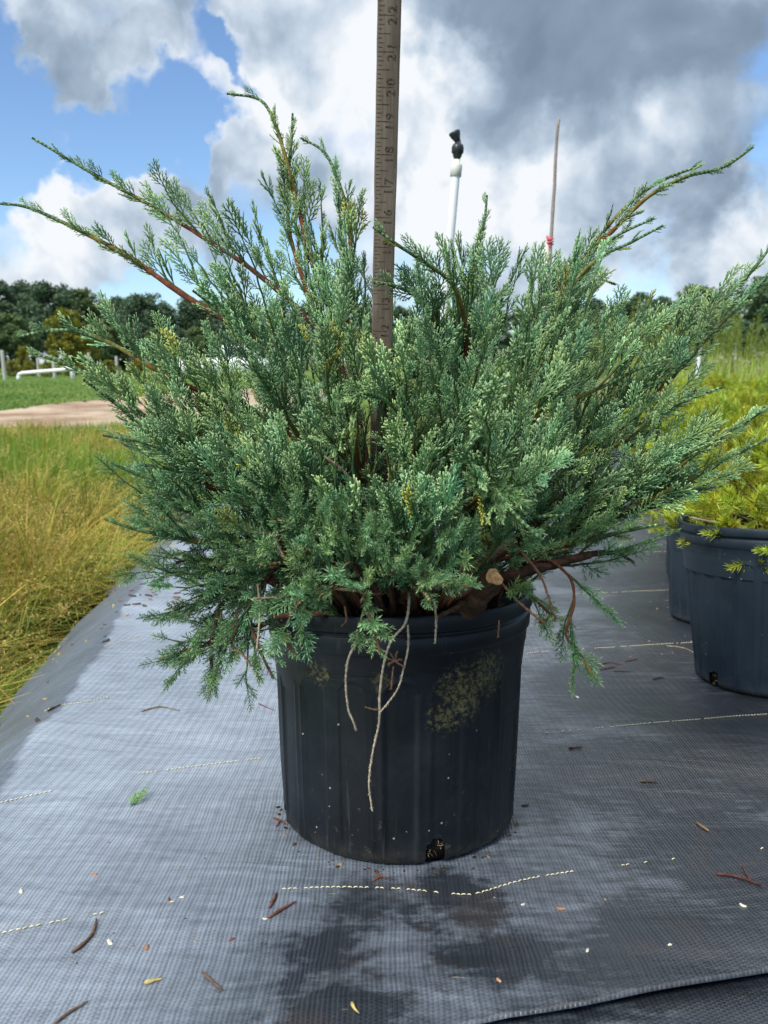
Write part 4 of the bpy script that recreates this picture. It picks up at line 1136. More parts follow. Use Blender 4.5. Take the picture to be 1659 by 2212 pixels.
dead([(745, 1310, D), (748, 1340, D), (738, 1352, D)], .0009, DEADR)
dead([(545, 1440, .70), (520, 1410, .70), (500, 1405, .70)], .0010, DEADR)
dead([(1085, 1262, .69), (1120, 1300, .68), (1155, 1330, .67), (1175, 1345, .665)], .0013, DEADR)
dead([(1120, 1185, .69), (1165, 1240, .68), (1185, 1290, .67), (1200, 1340, .67)], .0012, DEADR)
# thick bare bases of the main branches
def trunk(path, r0, r1):
    mb = MB(); P = catmull(np.array([pt(*p) for p in path]), 30); n = len(P)
    rad = np.linspace(r0, r1, n) * (1 + .10 * rng.uniform(-1, 1, n))
    tube(mb, P - SOILC, rad, 10, BARK[None] * rng.uniform(.8, 1.7, (n, 1)), tip=True)
    mb.build('branch', M_bark, juniper, smooth=True)
trunk([(840, 1330, .80), (800, 1200, .79), (775, 1080, .79), (768, 960, .80), (755, 820, .80)], .0075, .0035)
trunk([(870, 1330, .78), (960, 1260, .74), (1040, 1215, .72), (1110, 1170, .72)], .0085, .005)
trunk([(900, 1330, .77), (1010, 1275, .735), (1130, 1235, .725), (1275, 1198, .72)], .008, .004)
trunk([(830, 1330, .78), (720, 1290, .76), (610, 1265, .76), (520, 1215, .77)], .008, .004)
trunk([(850, 1330, .80), (900, 1180, .80), (985, 1040, .80), (1090, 890, .80), (1120, 840, .80)], .0075, .0035)
trunk([(820, 1330, .80), (770, 1180, .77), (715, 1000, .76), (670, 890, .755)], .0065, .0035)
trunk([(845, 1330, .78), (868, 1180, .78), (885, 1010, .79), (905, 850, .80)], .005, .0025)

# ------------------------------------------------------------------ litter lying on the cover
def litter(name, label, cat, path, r, col, fork=None, flat=1.0, group=None, barbs=True):
    W3 = np.array([ghit(*p) for p in path]); W3[:, 2] = fz_up(W3[:, 0], W3[:, 1])
    L = np.sum(np.linalg.norm(np.diff(W3, axis=0), axis=1))
    o0 = W3[0].copy(); n = max(int(L / .004), 6); P = catmull(W3, n); P[:, 2] = fz_up(P[:, 0], P[:, 1]) + r * .8
    mb = MB(); r = r * .82; rad = r * (1 + .3 * rng.uniform(-1, 1, n)) * np.linspace(1.1, .6, n); rad[0] *= .6; rad[-1] *= .6
    tube(mb, P - o0, rad, 6, np.array(col)[None] * rng.uniform(.65, 1.3, (n, 1)), tip=True, cap=True)
    if barbs:
        for i in range(1, n - 1):
            d = nrm(P[i] - P[i - 1] + rng.normal(0, .0025, 3)) * .003; d[2] = abs(d[2])
            tube(mb, np.array([P[i], P[i] + d]) - o0, [.0006, .0002], 3, np.array(col) * rng.uniform(.7, 1.2), tip=True)
    if fork:
        Fk = np.array([ghit(*p) for p in fork]); Fk[:, 2] = fz_up(Fk[:, 0], Fk[:, 1]) + r
        tube(mb, catmull(Fk, 6) - o0, np.linspace(r * .7, r * .4, 6), 5, np.array(col) * 1.1, tip=True)
    o = mb.build(name, M_litter, loc=o0)
    return tag(o, label, cat, group)
RB = (.16, .065, .045); BR = (.13, .085, .06); YL = (.50, .40, .16); PALE = (.62, .58, .46); DK = (.05, .035, .028)
TW = 'fallen twigs on the ground cover'
litter('twig', 'reddish twig in the wet patch before the pot, the longer of two side by side', 'twig', [(580, 1985), (612, 1965), (640, 1950)], .0018, RB, group=TW)
litter('twig', 'short reddish twig in front of the pot, leaning beside a longer red twig', 'twig', [(582, 1963), (592, 1945), (598, 1930)], .0016, RB, group=TW)
litter('twig', 'curved brown juniper twig at the left just below the cream thread', 'twig', [(156, 2060), (182, 2040), (200, 2018), (209, 1987)], .0018, BR, group=TW)
litter('twig', 'straight brown twig cut by the bottom edge of the picture at left', 'twig', [(118, 2214), (150, 2190), (191, 2166)], .0017, BR, group=TW)
litter('twig', 'dark brown rough twig near the bottom edge left of the middle', 'twig', [(438, 2104), (455, 2120), (480, 2143)], .0018, BR, group=TW)
litter('needle_tuft', 'yellow straight dry sprig lying near the bottom left', 'dry sprig', [(312, 2127), (330, 2122), (349, 2118)], .0019, YL, group=TW)
litter('needle_tuft', 'small yellow curled sprig at the bottom edge in the middle', 'dry sprig', [(760, 2180), (765, 2192), (776, 2203)], .0015, YL, barbs=False, group=TW)
litter('twig', 'dark red forked twig on the right side of the ground cover', 'twig', [(1545, 1890), (1590, 1896), (1648, 1917)], .0019, (.09, .035, .03), fork=[(1622, 1908), (1612, 1890), (1603, 1872)], group=TW)
litter('twig', 'curled brown bark piece at the right below the two pots', 'twig', [(1505, 1780), (1516, 1788), (1531, 1798)], .0020, (.2, .14, .08), group=TW)
litter('twig', 'short flat brown stick right of the big pot, lower of two', 'twig', [(1383, 1690), (1400, 1690), (1419, 1691)], .0016, BR, group=TW)
litter('twig', 'short dark reddish stick right of the big pot, upper of two', 'twig', [(1229, 1618), (1243, 1617), (1258, 1616)], .0017, (.08, .035, .03), group=TW)
litter('twig', 'tiny black stick below the right edge of the drooping juniper branch', 'twig', [(1410, 1469), (1422, 1466), (1435, 1465)], .0016, DK, group=TW)
litter('twig', 'thin pale arched twig running from the right pot across the cover', 'twig', [(1440, 1396), (1480, 1402), (1515, 1422), (1537, 1448)], .0013, (.28, .22, .16), barbs=False, group=TW)
litter('twig', 'thin grey twig lying flat left of the pot, far side', 'twig', [(305, 1538), (345, 1528), (388, 1536)], .0015, (.2, .16, .13), group=TW)
litter('twig', 'dark twig crossing the cream thread on the left border', 'twig', [(103, 1538), (118, 1530), (132, 1524)], .0022, DK, group=TW)
litter('twig', 'fine red twig close beside the left of the pot', 'twig', [(558, 1520), (575, 1528), (596, 1536)], .0009, RB, barbs=False, group=TW)
litter('twig', 'tuft of red rootlets at the left foot of the pot', 'twig', [(590, 1768), (606, 1774), (622, 1783)], .0011, (.14, .04, .025), fork=[(604, 1775), (600, 1784), (596, 1788)], group=TW)
litter('twig', 'red frayed twig pinned under the front of the pot', 'twig', [(805, 1905), (822, 1896), (838, 1898)], .0011, (.18, .06, .03), fork=[(820, 1897), (815, 1888), (812, 1880)], group=TW)
for k_, pth in enumerate([[(1290, 1437), (1320, 1432), (1345, 1438)], [(1297, 1447), (1330, 1441)], [(1325, 1450), (1365, 1452)], [(1350, 1430), (1378, 1424)]]):
    litter('twig', 'fine red twig in the loose bunch right of the drooping branch', 'twig', pth, .0011, (.10, .04, .035), group='bunch of red twigs by the drooping branch')
# green sprig
gs = ghit(282, 1742); gs[2] = fz_up(gs[0], gs[1]) + .002
F_ = Foliage()
for sc0, an in ((.62, 75), (.5, 60), (.45, 92)):
    F_.put('m', 0, np.zeros(3), np.array([math.cos(R(an)), math.sin(R(an)), .12]), ZUP, sc0, (1.25, .6, .05))
sg = F_.to_mb(G0, G1, GT).build('green_sprig', M_leaf, loc=gs)
tag(sg, 'fresh green juniper sprig lying on the cover left of the pot', 'sprig')
# chips, seeds, flakes and gravel
def chip(px, py, size, col, label, cat, group, asp=2.2, name=None):
    p = ghit(px, py); p[2] = fz_up(p[0], p[1])
    size *= .8; mb = MB(); n = 9; a = np.linspace(0, 2 * np.pi, n, endpoint=False)
    rr = size * (1 + .3 * rng.uniform(-1, 1, n)); th = rng.uniform(0, 3.14)
    x, y = rr * np.cos(a) * asp ** .5, rr * np.sin(a) / asp ** .5
    X = x * math.cos(th) - y * math.sin(th); Y = x * math.sin(th) + y * math.cos(th)
    hz = size * .35
    curl = np.abs(x) * .25
    v = np.concatenate([np.stack([X, Y, curl * .5], 1), np.stack([X * .8, Y * .8, hz + curl * .6], 1), [[0, 0, hz * 1.1]]])
    q = [(i, (i + 1) % n, n + (i + 1) % n, n + i) for i in range(n)]
    t = [(n + i, n + (i + 1) % n, 2 * n) for i in range(n)]
    mb.add(v, q, t, np.array(col)[None] * rng.uniform(.75, 1.2, (2 * n + 1, 1)))
    o = mb.build(name or cat.replace(' ', '_'), M_litter, loc=p)
    return tag(o, label, cat, group)
GP = 'pale chips on the ground cover'
for (x, y, s, c, lb) in [(238, 2037, .0032, PALE, 'pale curled chip near the curved brown twig at left'), (317, 2046, .0032, (.3, .16, .1), 'reddish brown flat flake in the lower left'),
        (1603, 1961, .003, PALE, 'pale seed husk beneath the dark red forked twig'), (1210, 1963, .0030, (.36, .18, .09), 'orange chip right of the pot just below the thread'),
        (205, 1889, .0025, (.45, .19, .1), 'tiny orange flake on the left of the cover'), (46, 1926, .0028, PALE, 'small pale chip near the left edge'),
        (394, 1938, .0022, PALE, 'small pale chip on the thread line left of the pot'), (1247, 1506, .0034, (.75, .73, .64), 'white petal on the cover right of the pot'),
        (735, 1868, .0035, (.35, .29, .17), 'tan chip at the left front foot of the pot'), (1117, 1543, .004, (.55, .5, .3), 'cream flake close to the right side of the pot'),
        (1134, 1741, .0035, DK, 'dark flake by the right foot of the pot'), (571, 1985, .002, PALE, 'speck of pale chaff beside the two red twigs'),
        (365, 1944, .0022, RB, 'small red flake left of the pot front'), (1445, 2057, .0018, PALE, 'pale speck at lower right'), (1077, 2472 * .864, .0022, (.4, .25, .12), 'brown fleck near the bottom middle'),
        (1130, 1954, .002, PALE, 'pale speck right below the thread'), (1268, 2066, .002, PALE, 'pale fleck above the lapped edge'), (500, 2030, .0022, RB, 'red brown fleck in the wet patch'),
        (1425, 1290, .0035, DK, 'dark pellet on the cover left of the back pot')]:
    chip(x, y, s, c, lb, 'chip', GP)
for k_ in range(40):
    a = R(rng.uniform(180, 360)); rr_ = .1245 + abs(rng.normal(0, .006)) + .002
    d3 = np.array([POTX + rr_ * math.cos(a), rr_ * math.sin(a), 0]); d3[2] = float(fz(d3[0], d3[1])); w3 = d3 - CAM
    zz_ = np.dot(w3, FW); chip(829.5 + F * w3[0] / zz_, 1106 - F * np.dot(w3, UP) / zz_, rng.uniform(.001, .003), random.choice([(.03, .022, .016), (.06, .04, .025), (.02, .016, .012), (.2, .14, .08)]), 'crumb of potting soil at the foot of the big black pot', 'soil crumb', 'soil crumbs around the pot foot', 1.3, 'soil_crumb')
GL = 'brown bark flakes along the left border'
for k_ in range(34):
    x = 330 + rng.normal(0, 60); y = 1262 + rng.normal(0, 34)
    if x < 190 + (1330 - y) * 0.75 or y > 1370: x = 360 + rng.uniform(-20, 40); y = 1262 + rng.uniform(-30, 30)
    chip(x, y, rng.uniform(.004, .010), random.choice([(.15, .075, .06), (.2, .1, .08), (.10, .06, .05), (.06, .045, .04)]), 'brown bark flake scattered on the far left of the cover', 'bark flake', GL, 2.6, 'bark_flake')
for k_ in range(16):
    t = rng.random(); chip(60 + t * 300 + rng.normal(0, 25), 1560 - t * 330 + rng.normal(0, 15), rng.uniform(.003, .008), random.choice([(.09, .06, .05), (.3, .22, .12), (.05, .04, .035)]),
         'small flake along the sandy left border of the cover', 'bark flake', 'flakes along the sandy border', 2.4, 'bark_flake')
for k_ in range(26):
    x = rng.uniform(1350, 1500); y = rng.uniform(1285, 1420)
    if x > 1455 and y < 1365: continue
    chip(x, y, rng.uniform(.0014, .0032), random.choice([(.2, .15, .11), (.3, .22, .14), (.08, .06, .05)]), 'grain of gravel on the cover beside the right pots', 'gravel', 'gravel beside the right pots', 1.2, 'gravel_grain')
for k_ in range(34):
    x = rng.uniform(0, 1659); y = 1560 + 640 * rng.random() ** .8
    if 590 < x < 1140 and y < 1900: continue
    chip(x, y, rng.uniform(.0006, .0015), random.choice([(.2, .14, .09), (.35, .3, .2), (.10, .05, .035), (.06, .05, .04)]), 'speck of dry plant chaff on the woven ground cover', 'chaff', 'chaff specks on the ground cover', 2.0, 'chaff_speck')

# ------------------------------------------------------------------ golden conifers at the right
GA = np.array([0.25, 0.25, 0.014]); GB = np.array([0.55, 0.61, 0.050]); GC = np.array([0.75, 0.84, 0.22])
def golden(seed, rad, hgt, nsp, sgreen):
    r_ = np.random.default_rng(seed); F_ = Foliage(); w = MB()
    stems = []
    for k in range(13):
        a = k * 2.4 + r_.uniform(-.3, .3); e = r_.uniform(.15, 1.2)
        d = np.array([math.cos(a) * math.cos(e), math.sin(a) * math.cos(e), math.sin(e)])
        L = rad * .8 if e < .6 else hgt * .8
        P = catmull(np.array([[0, 0, -.01], d * L * .5 + [0, 0, .01], d * L]), 8); stems.append(P)
        tube(w, P, np.linspace(.004, .0015, 8), 5, np.array([.16, .11, .05]))
    ncl = nsp // 4
    for k in range(ncl):
        a = k * 2.39996 + r_.uniform(-.3, .3); e = math.asin(np.clip(-.1 + 1.08 * (k + .5) / ncl + r_.normal(0, .05), -.2, 1))
        shell = r_.uniform(.72, 1.0) if r_.random() < .8 else r_.uniform(.4, .7)
        d = np.array([math.cos(a) * math.cos(e), math.sin(a) * math.cos(e), math.sin(e)])
        lump = .78 + .35 * vnoise(a * 1.9 + seed, e * 3.0, 51)
        p = d * np.array([rad, rad, hgt]) * shell * lump
        ax_ = nrm(d * np.array([1, 1, .8]) + ZUP * .7)
        gold = r_.random() < .3 or shell < .7
        for g_ in range(5):
            X = nrm(ax_ + r_.normal(0, .62, 3))
            F_.put('g', int(r_.integers(7)), p + r_.normal(0, .008, 3), X, r_.normal(0, 1, 3), r_.uniform(.75, 1.25), (r_.uniform(.7, 1.3) * (.85 if gold else 1.05), (.1 if gold else .75), r_.normal(.08 if gold else -.12, .06) - sgreen * .5))
    m1 = F_.to_mb(GA, GB, GC)
    return m1, w
def golden_root(seed, rad, hgt, nsp, sgreen):
    m1, w = golden(seed, rad, hgt, nsp, sgreen)
    root = empty('golden_conifer'); w.build('branch', M_bark, root, smooth=True); m1.build('foliage', M_gold, root)
    return root
protos = [golden_root(900 + i, .20, .22, 420, (.0, .08, .16, .05)[i]) for i in range(4)]
used = set(); ptop = [None]
def place_golden(i, x, y, z, s, lab, grp='golden conifers in the bed'):
    o = protos[i]
    if i in used: o = copy_tree(o)
    used.add(i); o.location = (x, y, z); o.scale = (s, s, s * rng.uniform(.9, 1.1)); o.rotation_euler = (0, 0, rng.uniform(0, 6.28))
    return tag(o, lab, 'conifer', grp)
place_golden(0, P1[0] + .03, P1[1] + .035, g1 + .222, .92, 'golden yellow conifer growing in the dusty pot at the right edge', 'potted golden conifers at right')
place_golden(1, P2[0] + .02, P2[1] + .05, g2 + .215, .92, 'golden green conifer in the pot half hidden at the right', 'potted golden conifers at right')
nb_ = 0
for j_ in range(15):
    y = 1.36 + j_ * .37
    for i_ in range(12):
        x = .55 + i_ * .38 + (.19 if j_ % 2 else 0) + rng.uniform(-.04, .04); yy = y + rng.uniform(-.04, .04)
        dep = yy - CAM[1]
        if x < (.37 * dep + .14 if yy < 2.7 else .335 * dep + .02) or x > .56 * dep + .25: continue
        zg = float(gz(x, yy)); top_ = .345 + rng.uniform(-.03, .03); hz = top_ - (zg + .21)
        place_golden(int(rng.integers(4)), x, yy, zg + .21, hz / .22 * .95, 'golden yellow-green conifer in the massed bed behind the right pots')
        pc = copy_tree(pot2); pc.location = (x, yy, zg - .002); pc.rotation_euler = (0, 0, rng.uniform(0, 6.28))
        tag(pc, 'black nursery pot under the massed golden conifers', 'pot', 'pots of the golden bed'); nb_ += 1

# dead needles and a bare stem on the rim of the right pot
dead([(1492, 1118, 1.22), (1530, 1126, 1.215), (1600, 1142, 1.21), (1670, 1150, 1.21)], .0022, np.array([.26, .2, .14]), True, protos[0], np.zeros(3))
bpy.context.view_layer.update()
for ch in list(protos[0].children):
    if ch.name.startswith('dead_twig'):
        ch.matrix_parent_inverse = protos[0].matrix_world.inverted()

# ------------------------------------------------------------------ sprinkler riser, cane, posts
def pipe_v(mb, pts_, r, sides=16, mat=0, cap=True):
    tube(mb, np.array(pts_), r, sides, None, tip=False, cap=cap, mat=mat)
YS = 1.25
b0 = pty(957, 690, YS); t0 = pty(984.5, 378, YS); dv = nrm(t0 - b0)
gb = b0 + dv * ((float(gz(b0[0], b0[1])) - .03 - b0[2]) / dv[2])
sp = empty('sprinkler_riser', gb); tag(sp, 'leaning white PVC sprinkler riser with black head behind the juniper', 'sprinkler')
dep = np.dot(t0 - CAM, FW); pxm = dep / F
mb = MB(); L_ = np.linalg.norm(t0 - gb)
prof = [(10.5 * pxm, 0), (10.2 * pxm, L_ * .5), (9.2 * pxm, L_)]
def along(mb, prof, org, d, mat=0, seg=24):
    d = nrm(d); u = nrm(np.cross(d, [0, 1, 0])); v = np.cross(d, u); a = np.linspace(0, 2 * np.pi, seg, endpoint=False)
    prof = np.array(prof, float); n = len(prof)
    V = np.asarray(org)[None, None] + prof[:, 1][:, None, None] * d + prof[:, 0][:, None, None] * (np.cos(a)[None, :, None] * u + np.sin(a)[None, :, None] * v)
    q = [(i * seg + j, i * seg + (j + 1) % seg, (i + 1) * seg + (j + 1) % seg, (i + 1) * seg + j) for i in range(n - 1) for j in range(seg)]
    mb.add(V.reshape(-1, 3), q, None, None, mat)
along(mb, prof, (0, 0, 0), dv); mb.build('pipe', M_pvc, sp, smooth=True)
c0 = t0 - gb
mb = MB(); along(mb, [(9.0 * pxm, -26 * pxm), (12 * pxm, -25 * pxm), (12.4 * pxm, -3 * pxm), (11 * pxm, 0), (7 * pxm, 1 * pxm), (6.5 * pxm, 9 * pxm), (1e-4, 9 * pxm)], c0 + dv * 22 * pxm, dv); mb.build('coupling', M_pvcgrey, sp, smooth=True)
h0 = c0 + dv * 29 * pxm; hv = nrm(dv * .97 + np.array([-.03, 0, 0]))
mb = MB(); along(mb, [(1e-4, 0), (5 * pxm, 0), (6 * pxm, 3 * pxm), (9.5 * pxm, 9 * pxm), (10.5 * pxm, 14 * pxm), (13 * pxm, 16 * pxm), (13.2 * pxm, 26 * pxm), (11 * pxm, 32 * pxm), (6.5 * pxm, 35 * pxm), (6.2 * pxm, 40 * pxm), (1e-4, 41 * pxm)], h0, hv)
mb.build('sprinkler_body', M_black, sp, smooth=True)
mb = MB(); nz_ = h0 + hv * 37 * pxm
along(mb, [(1e-4, 0), (6 * pxm, 0), (7.5 * pxm, 6 * pxm), (11 * pxm, 14 * pxm), (12.5 * pxm, 20 * pxm), (11.5 * pxm, 23 * pxm), (1e-4, 23.5 * pxm)], nz_, nrm(hv + np.array([-.5, -.1, 0])))
mb.build('deflector', M_black, sp, smooth=True)

YC = 1.85
path = [pty(x, y, YC) for x, y in [(1207, 258), (1203.5, 290), (1200, 345), (1198, 400), (1195, 440), (1191.5, 500), (1188.5, 545), (1184, 640), (1180, 720)]]
bz = float(gz(path[-1][0], YC)) - .03
d_ = nrm(path[-1] - path[-2]); foot = path[-1] + d_ * ((bz - path[-1][2]) / d_[2]); path.append(foot)
cane = empty('bamboo_cane', foot); tag(cane, 'thin weathered cane standing upright with a knot of pink tape, right of the sprinkler', 'cane')
mb = MB(); Pq = catmull(np.array(path)[::-1] - foot, 60); pxc = (YC - CAM[1]) / F
rad = np.linspace(5.2, 3.0, 60) * pxc * (1 + .13 * (np.arange(60) % 12 == 0))
tube(mb, Pq, rad, 10, tip=True, cap=True); mb.build('stem', M_rod, cane, smooth=True)
mb = MB(); kn = pty(1189, 522, YC) - foot
for s_ in range(9):
    a = rng.uniform(0, 6.28)
    e = kn + np.array([math.cos(a) * 5 - 3, -2 + math.sin(a) * 3, rng.uniform(-11, 12)]) * pxc
    w_ = np.array([2.2, .5, 1.0]) * pxc
    mid = (kn + e) / 2 + rng.normal(0, 2, 3) * pxc
    mb.add([kn - w_, kn + w_, mid + w_, mid - w_, e + w_, e - w_], [(0, 1, 2, 3), (3, 2, 4, 5)])
tube(mb, np.array([kn + np.array([math.cos(t) * 6, math.sin(t) * 6, (t - 6) * .9]) * pxc for t in np.linspace(0, 12.5, 40)]), 1.6 * pxc, 5)
mb.build('tape', M_pink, cane)
p_t = pty(1181.5, 528, YC + .03); pb = np.array([pty(1176, 640, YC + .03)[0], YC + .03, bz])
o = empty('pvc_stub', pb); tag(o, 'short pale PVC pipe standing beside the thin cane', 'pipe')
mb = MB(); along(mb, [(6.2 * pxc, 0), (6.2 * pxc, np.linalg.norm(p_t - pb)), (5.2 * pxc, np.linalg.norm(p_t - pb) + .002), (4.9 * pxc, np.linalg.norm(p_t - pb) - .02)], (0, 0, 0), p_t - pb); mb.build('pipe', M_pvcgrey, o, smooth=True)

def post(px, ptop_, Y, r, mat, label, pxb=None, name='marker_post', cat='post', group=None, pyb=None):
    t = pty(px, ptop_, Y); x1 = pty(pxb if pxb is not None else px, pyb or ptop_ + 60, Y)
    d = nrm(t - x1) if pxb is not None else np.array([0, 0, 1.0])
    gb = t - d * ((t[2] - float(gz(t[0], Y)) + .05) / d[2])
    mb = MB(); L = np.linalg.norm(t - gb)
    along(mb, [(r, 0), (r, L * .97), (r * .96, L), (r * .6, L + r * .1), (1e-4, L + r * .12)], (0, 0, 0), d)
    o = mb.build(name, mat, loc=gb, smooth=False)
    return tag(o, label, cat, group)
post(1515, 704, 9.2, .024, M_pvc, 'taller white pipe post in the weeds at right', 1507, pyb=805)
post(1589, 741, 13, .021, M_pvc, 'shorter white pipe post in the weeds near the right edge', 1586, pyb=806)
GPst = 'weathered posts along the far edge of the lawn'
post(4, 757, 41, .095, M_post, 'pale round post at the far left edge of the picture', 11, group=GPst, pyb=820)
post(81, 774, 52, .09, M_post, 'weathered post behind the left half of the white pipe', group=GPst)
post(115, 775, 46, .10, M_post, 'weathered post standing just behind the white pipe', group=GPst)
post(191, 762, 56, .10, M_post, 'weathered post right of the white pipe at the wood edge', group=GPst)
post(251, 770, 56, .10, M_post, 'weathered post farthest right along the wood edge', group=GPst)

# white irrigation pipe standing on two short legs across the lawn
YP = 41
pa, pb2 = pty(46, 806, YP), pty(146, 798, YP); g_ = float(gz(pa[0], YP))
org = np.array([pa[0], YP, g_]); o = empty('irrigation_pipe', org); tag(o, 'long white irrigation pipe on short legs lying over the lawn at left', 'pipe')
mb = MB(); r_ = .10
arc = [pa + np.array([-.16, 0, -.22]), pa + np.array([-.12, 0, -.06]), pa + np.array([.05, 0, 0])]
tube(mb, np.array(arc + [pb2 * .5 + pa * .5, pb2 + [0, 0, 0]]) - org, r_, 14, tip=False, cap=True); mb.build('pipe', M_pvc, o, smooth=True)
mb = MB(); tube(mb, np.array([[pa[0] - .16, YP, g_ - .05], [pa[0] - .16, YP, pa[2] - .15]]) - org, r_ * 1.1, 14, cap=True); mb.build('leg', M_pvc, o, smooth=True)
mb = MB(); tube(mb, np.array([[pb2[0] + .25, YP, g_ - .05], [pb2[0] + .25, YP, pb2[2] - .06], [pb2[0] + .2, YP, pb2[2] + .06], [pb2[0] + .05, YP, pb2[2] + .05], [pb2[0] - .25, YP, pb2[2]]]) - org, r_ * 1.25, 14, cap=True); mb.build('elbow', M_pvc, o, smooth=True)

# white pickup parked far off, glimpsed through the juniper
YV = 38; vx = pty(500, 790, YV)[0]; vz = float(gz(vx, YV))
car = empty('parked_truck', (vx, YV, vz)); tag(car, 'white pickup truck parked at the lawn edge, glimpsed through the juniper', 'truck')
def prism(mb, outline, y0, y1):
    n = len(outline); v = [(x, y0, z) for x, z in outline] + [(x, y1, z) for x, z in outline]
    c0 = np.mean(outline, 0); v += [(c0[0], y0, c0[1]), (c0[0], y1, c0[1])]
    q = [(i, (i + 1) % n, n + (i + 1) % n, n + i) for i in range(n)]
    t = [((i + 1) % n, i, 2 * n) for i in range(n)] + [(n + i, n + (i + 1) % n, 2 * n + 1) for i in range(n)]
    mb.add(v, q, t)
mb = MB(); prism(mb, [(-2.4, .45), (2.5, .45), (2.55, .85), (2.45, 1.05), (1.25, 1.12), (-.2, 1.14), (-2.45, 1.12)], -.9, .9); mb.build('body', M_white, car)
mb = MB(); prism(mb, [(-.35, 1.12), (1.35, 1.12), (.75, 1.72), (.5, 1.78), (-.1, 1.78), (-.28, 1.72)], -.78, .78); mb.build('cab', M_white, car)
for s_ in (-1, 1):
    mb = MB(); prism(mb, [(-.2, 1.18), (.42, 1.18), (.42, 1.66), (-.12, 1.66)], s_ * .79 - .004, s_ * .79 + .004); mb.build('window', M_glass, car)
    mb = MB(); prism(mb, [(.5, 1.18), (1.15, 1.18), (.74, 1.64), (.5, 1.66)], s_ * .79 - .004, s_ * .79 + .004); mb.build('window', M_glass, car)
    for wx in (-1.5, 1.6):
        mb = MB(); along(mb, [(1e-3, 0), (.2, 0), (.34, .02), (.37, .06), (.37, .18), (.34, .22), (1e-3, .22)], (wx, s_ * .82 - .11, .37), (0, 1, 0)); w_ = mb.build('wheel', M_rubber, car, smooth=False)
        mb = MB(); along(mb, [(1e-3, -.012), (.17, -.012), (.2, .0)], (wx, s_ * .82 + s_ * .11 + (.0 if s_ > 0 else 0), .37), (0, -s_, 0)); mb.build('rim', M_steel, w_)

# ------------------------------------------------------------------ trees
def leaf_cloud(mb, centers, radii, nper, size, col, r_, flat=1.0, sag=0.0):
    nC = len(centers)
    idx = np.repeat(np.arange(nC), nper); n = len(idx)
    d = nrm(r_.normal(0, 1, (n, 3))); rr = r_.random(n) ** .4
    p = centers[idx] + d * (radii[idx] * rr)[:, None] * np.array([1, 1, flat])
    a = nrm(r_.normal(0, 1, (n, 3)) + np.array([0, 0, .6])); u = nrm(np.cross(a, r_.normal(0, 1, (n, 3)))); v = np.cross(a, u)
    s = size * r_.uniform(.6, 1.35, n)
    P = np.stack([p - u * s[:, None], p - v * s[:, None] * .6, p + u * s[:, None], p + v * s[:, None] * .6], 1)
    P[:, :, 2] -= sag * np.abs(r_.normal(0, 1, (n, 1)))
    tone = r_.uniform(.7, 1.3, n) * (0.85 + .3 * r_.random(nC))[idx]
    c = np.repeat(np.array(col)[None] * tone[:, None] * np.stack([1 + r_.normal(0, .12, n), np.ones(n), np.ones(n)], 1), 4, 0)
    mb.add(P.reshape(-1, 3), np.arange(n * 4).reshape(-1, 4), None, c)
def tree_proto(seed, H, Wd, col, kind='round', size=.2, nper=75, trunkfrac=.3):
    r_ = np.random.default_rng(seed); root = empty('tree')
    w = MB(); crown = MB(); C = []; Rr = []
    tp_ = np.array([[0, 0, -.2], [r_.normal(0, .1), r_.normal(0, .1), H * .4], [r_.normal(0, .25), r_.normal(0, .25), H * .92]])
    P = catmull(tp_, 16); tube(w, P, np.linspace(.022 * H, .004 * H, 16), 8, np.array([.09, .07, .055]))
    nl = 34 if kind != 'pine' else 42
    for k in range(nl):
        f = trunkfrac + (1 - trunkfrac) * (k + .5) / nl
        b = P[min(int(f * 15), 15)]; a = k * 2.4 + r_.uniform(-.4, .4)
        t = (f - trunkfrac) / (1 - trunkfrac)
        if kind == 'round': reach = Wd * (math.sin(math.pi * min(.16 + .84 * t, .97)) ** .6) * r_.uniform(.5, 1.05)
        elif kind == 'pine': reach = Wd * (1.05 - .85 * t) * r_.uniform(.45, 1.05)
        else: reach = Wd * (1 - .5 * t) * r_.uniform(.5, 1.05)
        e = b + np.array([math.cos(a) * reach, math.sin(a) * reach, reach * r_.uniform(.05, .4)])
        tube(w, catmull(np.array([b, (b + e) / 2 + [0, 0, .05 * H * r_.uniform(-.3, .6)], e]), 6), np.linspace(.007 * H, .0015 * H, 6), 5, np.array([.08, .06, .05]))
        for g in (1.0, .66):
            C.append(b + (e - b) * g + r_.normal(0, .05 * H, 3) * .5); Rr.append(H * r_.uniform(.06, .105))
    C.append(P[-1]); Rr.append(H * .07)
    leaf_cloud(crown, np.array(C), np.array(Rr), nper, size, col, r_, .75)
    w.build('trunk', M_trunk, root, smooth=True); crown.build('crown', M_crown, root)
    return root
DG = (0.085, 0.138, 0.076); MG = (0.12, 0.18, 0.07); YG = (0.20, 0.20, 0.025)
TP = {'a': tree_proto(1, 11, 3.2, DG, 'round'), 'b': tree_proto(2, 12, 2.9, (0.074, .13, .078), 'pine', .2), 'c': tree_proto(3, 9, 3.4, MG, 'round'),
      'd': tree_proto(4, 11, 2.6, (.09, .15, .084), 'pine', .18, 60), 'y': tree_proto(5, 5, 1.7, YG, 'round', .11, 60, .12), 'r': tree_proto(6, 10, 3.6, (.095, .155, .074), 'round', .19, 85, .12)}
tused = set()
